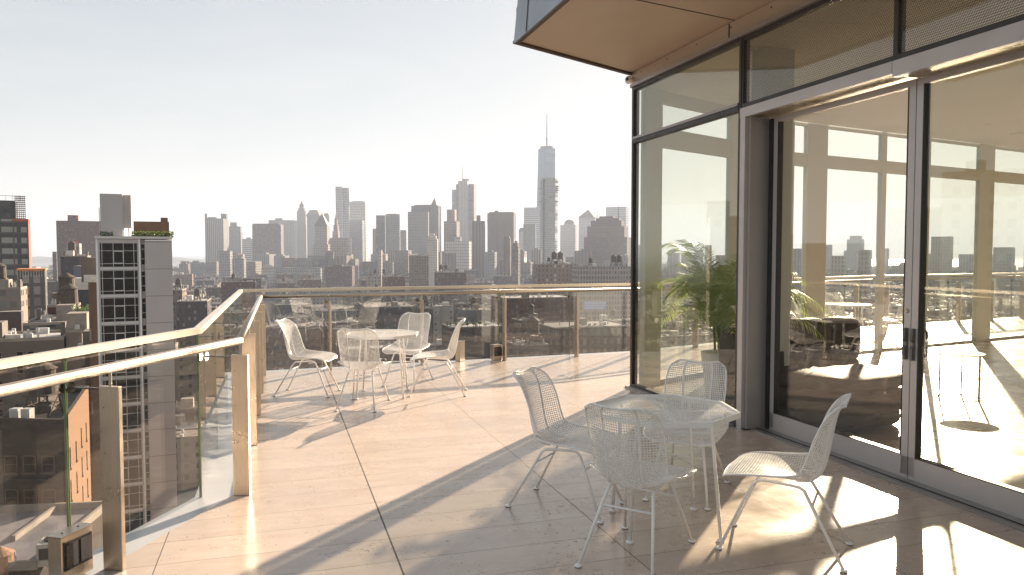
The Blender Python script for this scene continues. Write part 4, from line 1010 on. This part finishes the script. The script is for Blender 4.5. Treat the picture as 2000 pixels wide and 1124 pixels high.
# white glazed tower
D = 88; pc = at(262, 467, D); gt = empty('glazed_tower', (pc.x, pc.y, ZG), R(25), 'slim white apartment tower with a gridded glass bay and grey panelled side wall', 'apartment tower')
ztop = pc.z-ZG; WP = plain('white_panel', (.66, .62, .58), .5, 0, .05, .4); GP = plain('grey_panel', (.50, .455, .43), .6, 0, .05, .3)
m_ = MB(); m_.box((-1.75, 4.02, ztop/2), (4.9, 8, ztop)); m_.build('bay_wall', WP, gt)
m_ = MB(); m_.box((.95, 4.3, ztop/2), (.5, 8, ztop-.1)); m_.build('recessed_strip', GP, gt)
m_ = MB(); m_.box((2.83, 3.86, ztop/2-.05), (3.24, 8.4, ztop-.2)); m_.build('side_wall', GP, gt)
m_ = MB()
for k in range(22): m_.box((2.83, -.344, ztop-.35-3.2*k), (3.25, .02, .05))
m_.build('panel_joint', plain('joint_brown', (.13, .09, .08), .6), gt)
m_ = MB(); m_.box((.60, -.08, ztop/2), (.20, .25, ztop-.05)); m_.box((-4.28, -.02, ztop/2), (.22, .25, ztop-.05)); m_.build('white_pier', WHITE, gt)
f0 = None
for k in range(14):
    z = ztop-.45-3.2*k
    if k == 0:
        m_ = MB(); m_.box((0, 0, -1.4), (4.25, .1, 2.8)); f0 = m_.build('glazed_bay', DGL, gt, (-1.82, -.02, z))
        m_ = MB()
        for x in (-1.9, -.62, .55, 1.75): m_.box((x, -.07, -1.4), (.06, .06, 2.8))
        for zz in (-.05, -.95, -2.45): m_.box((0, -.075, zz), (4.25, .05, .05))
        m_.box((-.03, -.08, -1.0), (1.1, .08, .10)); m_.box((-.03, -.08, -2.4), (1.1, .08, .10)); m_.box((-.60, -.081, -1.7), (.10, .08, 1.4)); m_.box((.53, -.081, -1.7), (.10, .08, 1.4))
        m_.box((0, -.06, -3.0), (4.3, .14, .32)); m_.build('mullions', WP, f0)
        m_ = MB(); m_.box((0, 0, -1.4), (.36, .1, 2.5)); s0 = m_.build('strip_window', DGL, gt, (.97, .26, z))
        m_ = MB()
        for zz in (-.15, -.75, -1.9, -2.62): m_.box((0, -.06, zz), (.40, .06, .07))
        m_.build('mullions', WP, s0)
    else:
        c = copy_tree(f0, gt); c.location = (-1.82, -.02, z); c = copy_tree(s0, gt); c.location = (.97, .26, z)
m_ = MB(); m_.box((-.0, 3.9, ztop+.15), (9.0, 8.6, .28)); m_.build('roof_slab', WP, gt)
tx = at(222, 467, D).x-pc.x; hb = at(222, 380, D).z-ZG
m_ = MB(); m_.box((tx-.15, 1.6, (ztop+hb)/2), (2.55, 2.6, hb-ztop)); m_.box((tx+.55, 2.2, hb-1.95), (3.1, 2.5, 3.8)); bm_ = m_.build('rooftop_tank_house', GP, gt)
m_ = MB(); m_.tube([(tx+1.75, 1.2, ztop), (tx+1.75, 1.2, hb-3.8)], .06, 6); m_.tube([(tx-1.6, 1.3, ztop+.2), (tx-1.6, 1.3, ztop+3.6)], .05, 6); m_.build('pipe', WP, bm_)
m_ = MB(); m_.box((2.0, 6.2, ztop+1.2), (4.4, 2.4, 2.1)); m_.box((3.6, 6.0, ztop+1.45), (.9, 2.6, 2.6)); m_.build('penthouse', plain('penthouse_brown', (.12, .07, .04), .7, 0, .2, .8), gt)
def leaves(mb, c, d, n, s, rnd):
    for k in range(n):
        p = Vector((c[0]+rnd.uniform(-.5, .5)*d[0], c[1]+rnd.uniform(-.5, .5)*d[1], c[2]+(rnd.random()**1.5)*d[2])); a = Vector((rnd.uniform(-1, 1), rnd.uniform(-1, 1), rnd.uniform(-.3, 1))).normalized()*s; b = a.cross(Vector((rnd.random(), rnd.random(), rnd.random()))).normalized()*s*.5
        mb.add([p-a, p+b, p+a, p-b], [(0, 1, 2, 3)])
rl = random.Random(3); m_ = MB(); leaves(m_, (2.2, .3, ztop+.2), (5.0, .7, .7), 900, .13, rl); leaves(m_, (-3.2, .2, ztop+.2), (1.5, .6, .6), 200, .13, rl); m_.build('roof_hedge', LEAF, gt)
HERO.append((pc.x, pc.y+4, 9))
gt.scale = (.905, 1, 1)
# brown brick building beside it
b_ = building('brown_apartment_house', 'dark brown brick house tight against the left of the white glazed tower', 172, 196, 552, 96, f_('brown_plain', (0.102, 0.06, 0.042), (.10, .08, .06), 2.2, 3.2, .55, .5), rot=9, depth=7, seed=20)
# glazed tower under construction, far left
D = 250
def sb(name, label, px0, px1, yt, D, mat, rot=24, depth=16, seed=1, **k): return building(name, label, px0, px1, yt, D, mat, rot, depth, seed=seed, **k)
gl_ = sb('glass_block', 'glass apartment block under construction with red netting and scaffold, at the left edge', -60, 55, 428, 250, f_('glass_apartments', (0.078, 0.072, 0.072), (.30, .31, .28), 5.5, 3.6, .78, .62, lit=.35, mix_hi=(.3, .3, .26)), depth=20, parapet=False, rot=31)
u = 250/F; H_ = at(0, 428, 250).z-ZG
m_ = MB(); m_.box((-2.5, 9, H_+3.2), (14, 15, 6.2)); m_.build('upper_block', H_dark, gl_)
m_ = MB()
for i in range(6):
    for j in (0, 1): m_.bar((4.6+i*.55, 1+3*j, H_), (4.6+i*.55, 1+3*j, H_+8), .10, .10)
for k in range(12):
    m_.box((6.0, 2.5, H_+.4+k*.68), (3.0, 3.2, .07))
m_.build('scaffold', plain('scaffold_steel', (.14, .09, .08), .6), gl_)
m_ = MB(); m_.box((6.1, 8, H_-.3), (4.5, 17, .9)); m_.box((8.2, 9, H_-10), (.15, 19, 19)); m_.build('safety_netting', plain('red_netting', (.45, .10, .06), .8), gl_)
m_ = MB()
for k in range(8): m_.box((0, -.05, H_-3.6*k-1), (16.2, .3, .5))
for k in range(5): m_.box((-8+4.0*k, -.05, H_-14), (.4, .32, 28))
m_.build('slab_edge', plain('dark_slab', (.10, .09, .09), .7), gl_)
m_ = MB()
for k in range(8): m_.tube([(-8+2*k, 2, H_+6.2), (-8+2*k, 2, H_+8.3)], .08, 5)
m_.box((-1, 2, H_+7.9), (15, .15, .15)); m_.build('guard_frame', ACM, gl_)
sb('slab_apartments', 'big reddish brown apartment slab with a rooftop box, left of the white tower', 110, 198, 432, 700, f_('slab_brown', (0.154, 0.105, 0.095), (.14, .11, .10), 3.0, 2.9, .5, .5, lit=.3), depth=24, seed=2, parapet=False)
tower('rooftop_box_tower', 'dark slab narrow end seen just left of the big brown slab', 720, [(103, 111, 492)], H_gry)
o = bpy.data.objects['slab_apartments']; m_ = MB(); hh = at(141, 432, 700).z-ZG; m_.box((-5.5, 10, hh+2.8), (8.5, 8, 5.6)); m_.build('rooftop_box', facade('rooftop_brown', (.20, .14, .13), bay=9, ww=.1), o)
wr = sb('white_block', 'small white block with a red sign on its roof before the brown slab', 131, 155, 476, 480, f_('white_block_wall', (0.385, 0.35, 0.329), (.12, .11, .11), 3.8, 5, .4, .55), depth=12, seed=3, parapet=False)
m_ = MB(); hh = at(141, 476, 480).z-ZG; rnd = random.Random(2); x = -3.6
while x < 2.4: l = rnd.uniform(.5, .9); m_.box((x+l/2, 0, hh+.8), (l, .2, rnd.uniform(.9, 1.4))); x += l+.25
m_.build('red_sign', plain('sign_red', (.6, .08, .08), .5), wr)
sb('dark_block', 'dark charcoal block with scattered lit windows left of the white tower', 118, 171, 502, 330, f_('charcoal', (0.049, 0.045, 0.052), (.04, .04, .05), 5, 3.6, .35, .5, lit=.35, mix_hi=(.25, .26, .26)), depth=14, seed=4)
sb('blue_grey_block', 'plain blue-grey blank block directly left of the white tower', 143, 200, 520, 260, plain('blue_grey_wall', (.16, .16, .19), .8, 0, .06, .1), depth=12, seed=5, parapet=False)
sb('navy_block', 'navy blue-black low block below the blue-grey one', 145, 192, 566, 185, plain('navy_wall', (.035, .045, .065), .6, 0, .1, .2), depth=10, seed=6)
ob = sb('netted_block', 'grey netted building with an orange band along its top', 33, 88, 528, 210, f_('netted_grey', (0.132, 0.121, 0.116), (.28, .26, .25), 2.6, 3.2, .6, .7, lit=.3), depth=9, seed=7, parapet=False, rot=29)
m_ = MB(); hh = at(60, 528, 210).z-ZG; m_.box((0, 4.4, hh+.1), (6.9, 9.2, .55)); m_.build('orange_band', plain('orange_netting', (.62, .22, .05), .8), ob)
m_ = MB()
for k in range(11): m_.bar((-3.2+.64*k, -.1, hh-2), (-3.2+.64*k, -.1, hh), .12, .12)
m_.build('scaffold', ACM, ob)
sb('balcony_block', 'pale balconied block with sunlit edge at the left edge', -50, 41, 566, 190, f_('balcony_wall', (0.252, 0.204, 0.168), (.12, .11, .10), 2.2, 2.9, .6, .5, lit=.4), depth=9, seed=8)
sb('brick_wing', 'plain grey-red blank wing below the balconied block', -50, 42, 610, 186, plain('wing_wall', (.11, .075, .07), .85, 0, .12, .2), depth=3, seed=9, parapet=False)
sb('red_brick_house', 'dark red brick house with small windows between the netted block and the navy block', 92, 150, 600, 170, f_('deep_red', (0.078, 0.021, 0.018), (.05, .03, .03), 2.6, 3, .3, .4), depth=8, seed=10)
sb('flat_roof_block', 'broad flat-roofed block with a silver roof and vents behind the beige apartment house', 45, 190, 634, 150, BG, depth=22, seed=11)
bg_ = sb('beige_apartments', 'beige apartment house with paired windows and air conditioners at the left edge', -90, 128, 668, 118, plain('beige_wall', (.14, .11, .092), .85, 0, .1, .3), depth=13, seed=12)
hh = at(20, 668, 118).z-ZG
for x in (1.1, 2.6, 5.5, 7.0): inset(bg_, x-4.2, hh-13.5, 1, 6, 1, 2.25, .95, 1.25, -.02, plain('window_frame_brown', (.25, .19, .15), .6), DGL)
sb('beige_wing', 'taller plain beige wing with a rooftop parapet right of the beige apartment house', 128, 160, 650, 122, f_('beige_wing_wall', (0.198, 0.16, 0.127), (.14, .11, .10), 2.4, 2.7, .4, .5), depth=9, seed=13)
sb('brown_house', 'brown house with square windows between beige wing and white tower', 160, 192, 690, 105, f_('brown_house_wall', (0.09, 0.057, 0.042), (.20, .18, .17), 2.2, 2.8, .42, .5), depth=7, seed=14)
# building with the sunlit flank and water tank
D = 60; c0 = at(124, 838, D)       # its near right corner at roof level
rw = empty('brick_warehouse', (c0.x, c0.y, ZG), R(1), 'dark brick warehouse with sunlit flank of slit windows and a timber water tank', 'building')
hh = c0.z-ZG; SB = plain('sunlit_brick', (.25, .135, .07), .85, 0, .14, 3, .3); DB = plain('deep_brown_brick', (.055, .038, .03), .88, 0, .2, 1, .3)  # sunlight painted into the flank's lighter brick; the other walls stay dark
# footprint: front face along -x, right flank going back and to the right so that it catches the sun
fl_dir = Vector((-.39, .92)).normalized(); L_ = 16.7
P0 = Vector((0, 0)); P1 = P0+fl_dir*L_; P3 = Vector((-5.3, .5)); P2 = P3+fl_dir*L_
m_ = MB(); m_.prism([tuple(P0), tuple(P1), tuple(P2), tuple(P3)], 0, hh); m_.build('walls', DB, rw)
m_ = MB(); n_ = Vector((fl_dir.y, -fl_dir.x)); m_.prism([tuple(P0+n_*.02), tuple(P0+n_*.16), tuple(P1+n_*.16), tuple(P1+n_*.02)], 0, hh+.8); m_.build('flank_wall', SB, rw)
m_ = MB()
for a, b in ((P3, P0), (P1, P2), (P2, P3), (P0, P1)):
    m_.bar((a.x, a.y, hh+.4), (b.x, b.y, hh+.4), .3, .8)
m_.build('parapet', DB, rw)
m_ = MB(); m_.prism([tuple(P0), tuple(P1), tuple(P2), tuple(P3)], hh+.01, hh+.05); m_.build('roof', ROOFS[1], rw)
s0 = None
for k in range(4):
    for j in range(8):
        q = P0+fl_dir*(2.0+k*3.9)+n_*.15; z = hh-2.9-j*2.75-(.35 if k % 2 else 0)
        if s0 is None:
            m_ = MB(); m_.box((0, 0, 0), (.34, .10, 1.7)); m_.box((0, -.03, -.95), (.5, .16, .1)); s0 = m_.build('slit_window', DGL, rw, (q.x, q.y, z), math.atan2(fl_dir.y, fl_dir.x)+math.pi); s0.rotation_euler.z = math.atan2(fl_dir.y, fl_dir.x)
        else: c = copy_tree(s0, rw); c.location = (q.x, q.y, z)
inset(rw, -4.3, hh-2.9-2.75*5, 3, 6, 1.5, 2.75, 1.05, 1.4, -.0, plain('old_window_frame', (.16, .10, .07), .7), DGL)
m_ = MB()
for j in range(6): m_.box((-2.8, -.30, hh-4.0-2.75*j), (3.4, .7, .12)); m_.box((-2.8, -.63, hh-3.4-2.75*j), (3.4, .05, .06)); m_.box((-2.8, -.63, hh-3.7-2.75*j), (3.4, .05, .04))
m_.build('fire_escape', DARKM, rw)
m_ = tank_mesh(.62); m_.v = [(a-4.6, b+5.0, c+hh) for a, b, c in m_.v]; m_.build('water_tank', TANKW, rw)
m_ = MB()
for x, y in ((-4.4, 1.0), (-3.4, .9)): m_.box((x, y, hh+.95), (.7, .7, 1.1))
m_.build('air_conditioner', ACM, rw)
m_ = MB(); m_.box((-7.4, 8, hh+1.0), (3.0, 3.4, 2)); m_.box((-5.6, 6.5, hh+.5), (2.0, .8, 1)); m_.build('bulkhead', ROOFB, rw)
HERO.append((c0.x, c0.y+8, 14))
# low roofs below it
c1 = Vector((-38.0, 50.5, -19.0)); lr = empty('low_roof_building', (c1.x, c1.y, ZG), R(8), 'low building whose grey membrane roof lies below the brick warehouse', 'building'); hh = c1.z-ZG
m_ = MB(); m_.box((-1, 2.5, hh/2), (15, 12, hh)); m_.build('walls', DB, lr)
m_ = MB(); m_.box((-1, 2.5, hh+.04), (14.4, 11.4, .06)); m_.build('roof', plain('membrane_roof', (.17, .16, .17), .75, 0, .25, .8, .2), lr)
m_ = MB()
for c, d in (((-1, -3.4, hh+.3), (15, .25, .6)), ((-1, 8.4, hh+.3), (15, .25, .6)), ((6.4, 2.5, hh+.3), (.25, 11.5, .6)), ((-8.4, 2.5, hh+.3), (.25, 11.5, .6))): m_.box(c, d)
m_.box((2.6, 5, hh+.25), (.25, 6.5, .45)); m_.build('parapet', PAR, lr)
c2 = fl(103, 1100, -19.0); ac = empty('rooftop_unit', (c2.x, c2.y, c1.z+.07), R(16), 'pale rooftop air-conditioning unit with a square grille on the grey roof', 'machine')
m_ = MB(); m_.box((0, 0, .75), (1.5, 1.5, 1.5)); bevel(m_.build('housing', plain('beige_metal', (.50, .45, .38), .6, 0, .15, 3), ac), .04, 1)
m_ = MB(); m_.box((-.2, -.77, .85), (.75, .06, .75)); m_.build('grille', DARKM, ac)
m_ = MB(); m_.lathe([(.5, 0), (.5, .12), (.42, .14)], (0, .1, 1.5), 16); m_.tube([(.45, -.6, 1.5), (.45, -.6, 2.1)], .06, 6); m_.build('fan_cowl', DARKM, ac)
m_ = MB(); m_.tube([(0, 0, 0), (-.1, 0, 1.2)], .05, 6); m_.build('vent_pipe', ACM, None, (c2.x-1.6, c2.y-1.2, c1.z+.06)); tag(bpy.data.objects['vent_pipe'], 'thin white vent pipe leaning on the grey roof left of the air-conditioning unit', 'pipe')
c3 = at(2, 1100, 48); tk = empty('timber_tank', (c3.x, c3.y, c3.z-14), 0, 'timber water barrel with conical roof at the bottom left corner', 'water tank')
m_ = tank_mesh(.42); m_.v = [(a, b, c+11.8) for a, b, c in m_.v]; m_.build('barrel', plain('warm_timber', (.28, .15, .08), .8, 0, .3, 4), tk)
m_ = MB(); m_.box((0, 0, 5.9), (2.6, 2.6, 11.8)); m_.build('stand', DB, tk)

# --- buildings outside the frame, on the left, that show in the glass of the room
for nm, lb, az_, wd, el, D_, mt in (('white_tower', 'white slab reflected in the corner window', -47.3, 5.2, 2.6, 110, BW), ('tall_block', 'tall pale block reflected in the right-hand door', -66.0, 20, 5.4, 160, f_('refl_pale', (.46, .43, .38), (.12, .12, .12), 3, 3.2, .45, .5)), ('brown_block', 'brown block with a ragged roof reflected at the right edge of the door', -62.5, 20, 3.0, 190, BB), ('grey_block', 'grey block reflected low in the doors', -55, 30, .6, 230, BG)):
    a = R(az_); x, y = D_*math.sin(a), D_*math.cos(a); h = EYE+D_*math.tan(R(el))-ZG
    root = empty(nm, (x, y, ZG), -a, lb, 'building'); m_ = MB(); m_.box((0, 8, h/2), (wd, 14, h)); m_.build('walls', mt, root)
    roofstuff(lambda n_, mb_, mt_: (mb_.__setattr__('v', [(p, q+8, r) for p, q, r in mb_.v]), mb_.build(n_, mt_, root)), wd, 14, h, 5, True); HERO.append((x, y, wd*.7+6))

# --- the ordinary fabric of low buildings, on the street grid
cand = []; rnd = random.Random(77)
a = 60.0; blk = 0
b0 = -2000
BWID, BST = 58, 16
nb = int(4000/(BWID+BST))
for ib in range(nb):
    eb = b0+ib*(BWID+BST)
    for row in (0, 1):
        a = 40+rnd.uniform(0, 10)
        while a < 3000:
            far = a > 1500
            fr_ = rnd.uniform(7.5, 16) if not far else (rnd.uniform(12, 24) if a < 2200 else rnd.uniform(24, 50))
            dep = BWID/2-rnd.uniform(.5, 7); e = eb+(dep/2 if row == 0 else BWID-dep/2)
            c = DA*(a+fr_/2)+DE*e; X, Y = c.x, c.y
            h = rnd.choice([13, 15, 16, 17, 18, 19, 20, 22])+rnd.uniform(-1, 1.5)
            if rnd.random() < .08: h += rnd.uniform(5, 13)
            if rnd.random() < .03 and a > 500: h += rnd.uniform(8, 20)
            ang = math.degrees(math.atan2(X, Y)); dist = math.hypot(X, Y)
            ok = Y > 40 and -78 < ang < 42 and dist > 85 and (ang > -40 or dist < 900)
            if ang < -15 and dist < 135: ok = False
            if -30 < ang < -16 and dist < 200: ok = False
            if ok:
                for hx, hy, hr in HERO:
                    if (X-hx)**2+(Y-hy)**2 < (hr+max(fr_, dep)*.45)**2: ok = False; break
            if ok: cand.append((dist, ang, X, Y, fr_, dep, h))
            a += fr_+.15
            if rnd.random() < .07: a += 14
cand.sort()
ind = 0; stuff = MB(); SM = [k[0] for k in KIN]+[PAR, ROOFB, ACM, TANKW]+ROOFS+[SUNB]
def sector(x):
    if x < 330: return 'left of the white glazed tower'
    if x < 500: return 'between the white glazed tower and the railing corner'
    if x < 660: return 'behind the left-hand chair of the farther table'
    if x < 830: return 'behind the farther table'
    if x < 990: return 'right of the farther table'
    return 'left of the glass corner'
for dist, ang, X, Y, fr_, dep, h in cand:
    px = 1000+F*math.tan(R(ang)); top = 495-F*(h+ZG-EYE)/Y if Y > 0 else 0
    inview = 0 < px < 1236 and top < 725 and dist > 150
    ki = rnd.choice([0, 0, 0, 1, 1, 2, 3, 4, 4, 5, 5, 5]); mt, nm = KIN[ki]; seed = rnd.randint(0, 99999)
    if inview and ind < 262:
        ind += 1; bandn = 'nearer' if dist < 420 else ('mid-distance' if dist < 650 else 'farther')
        rr = random.Random(seed); [rr.uniform(0, 1) for _ in range(6)]; lb = f'{bandn} low {nm} building, {["silver", "black", "buff"][seed % 3]} roof, below the {lmk(px)}'
        root = empty(nm.split()[0]+'_building' if nm != 'pale painted' else 'painted_building', (X, Y, ZG), TH, lb, 'building', lb)
        m_ = MB(); m_.box((0, 0, h/2), (dep, fr_, h)); m_.build('walls', mt, root)
        m_ = MB(); m_.box((0, 0, h+.03), (dep-.75, fr_-.75, .05)); m_.build('roof', ROOFS[seed % 3], root)
        roofstuff(lambda n_, mb_, mt_: mb_.build(n_, mt_, root), dep, fr_, h, seed)
    else:
        # local frame of the merged fabric: x along DE, y along DA
        p = Vector((X, Y, 0)); lx, ly = p.dot(DE), p.dot(DA)
        stuff.cur = ki; stuff.box((lx, ly, h/2), (dep, fr_, h))
        stuff.cur = len(KIN)+4+seed % 3; stuff.box((lx, ly, h+.03), (dep-.8, fr_-.8, .05))
        def ad(n_, mb_, mt_):
            stuff.cur = SM.index(mt_) if mt_ in SM else len(KIN)
            stuff.add([(p_[0]+lx, p_[1]+ly, p_[2]) for p_ in mb_.v], mb_.f)
        roofstuff(ad, dep, fr_, h, seed, dist > 1400)
so = stuff.build('distant_rooftops', SM, None, (0, 0, ZG), TH); tag(so, 'mass of countless small rooftops filling the city beyond the nearer buildings', 'rooftops', None, 'stuff')
# roof gardens and street trees among the rooftops
def tree(x, y, z, h, label, group=None):
    root = empty('roof_tree', (x, y, z), 0, label, 'tree', group); rl = random.Random(int(x*7)); m_ = MB(); m_.tube([(0, 0, 0), (.1, 0, h*.5), (.2, .1, h*.8)], [.16, .1, .04], 6); m_.build('trunk', TANKW, root)
    m_ = MB()
    for k in range(7): a = rl.uniform(0, 6.28); r_ = rl.uniform(.1, .42)*h; leaves(m_, (r_*math.cos(a), r_*math.sin(a), h*rl.uniform(.35, .8)), (h*.4, h*.4, h*.3), 110, .17, rl)
    m_.build('crown', LEAF, root)
gp_ = at(905, 640, 330)
for k in range(7): tree(gp_.x-6+k*2.6, gp_.y+2.0, gp_.z+.1, 1.7+.4*(k % 3), 'bushy green shrub in the row along the planted roof edge', 'shrubs along the planted roof edge')
tr_ = at(190, 632, 150); tree(tr_.x-3, tr_.y, tr_.z, 4, 'bare dark tree on a roof just left of the white glazed tower')
# ---- air
m1 = MB(); m1.box((0, 10700, (ZG-1.6+500)/2), (18400, 22800, 500-ZG+1.6)); hz = m1.build('haze', None) if False else None
hm = bpy.data.materials.new('air'); hm.use_nodes = True; t = hm.node_tree; t.nodes.remove(t.nodes['Principled BSDF']); pv = t.nodes.new('ShaderNodeVolumePrincipled')
pv.inputs['Color'].default_value = (.68, .78, .97, 1); pv.inputs['Density'].default_value = HAZE = .00014; pv.inputs['Anisotropy'].default_value = .35
pv.inputs['Anisotropy'].default_value = .12
t.links.new(pv.outputs[0], t.nodes['Material Output'].inputs['Volume'])
hz = m1.build('haze', hm); tag(hz, 'thin pale haze filling the air over the city', 'haze', None, 'stuff')
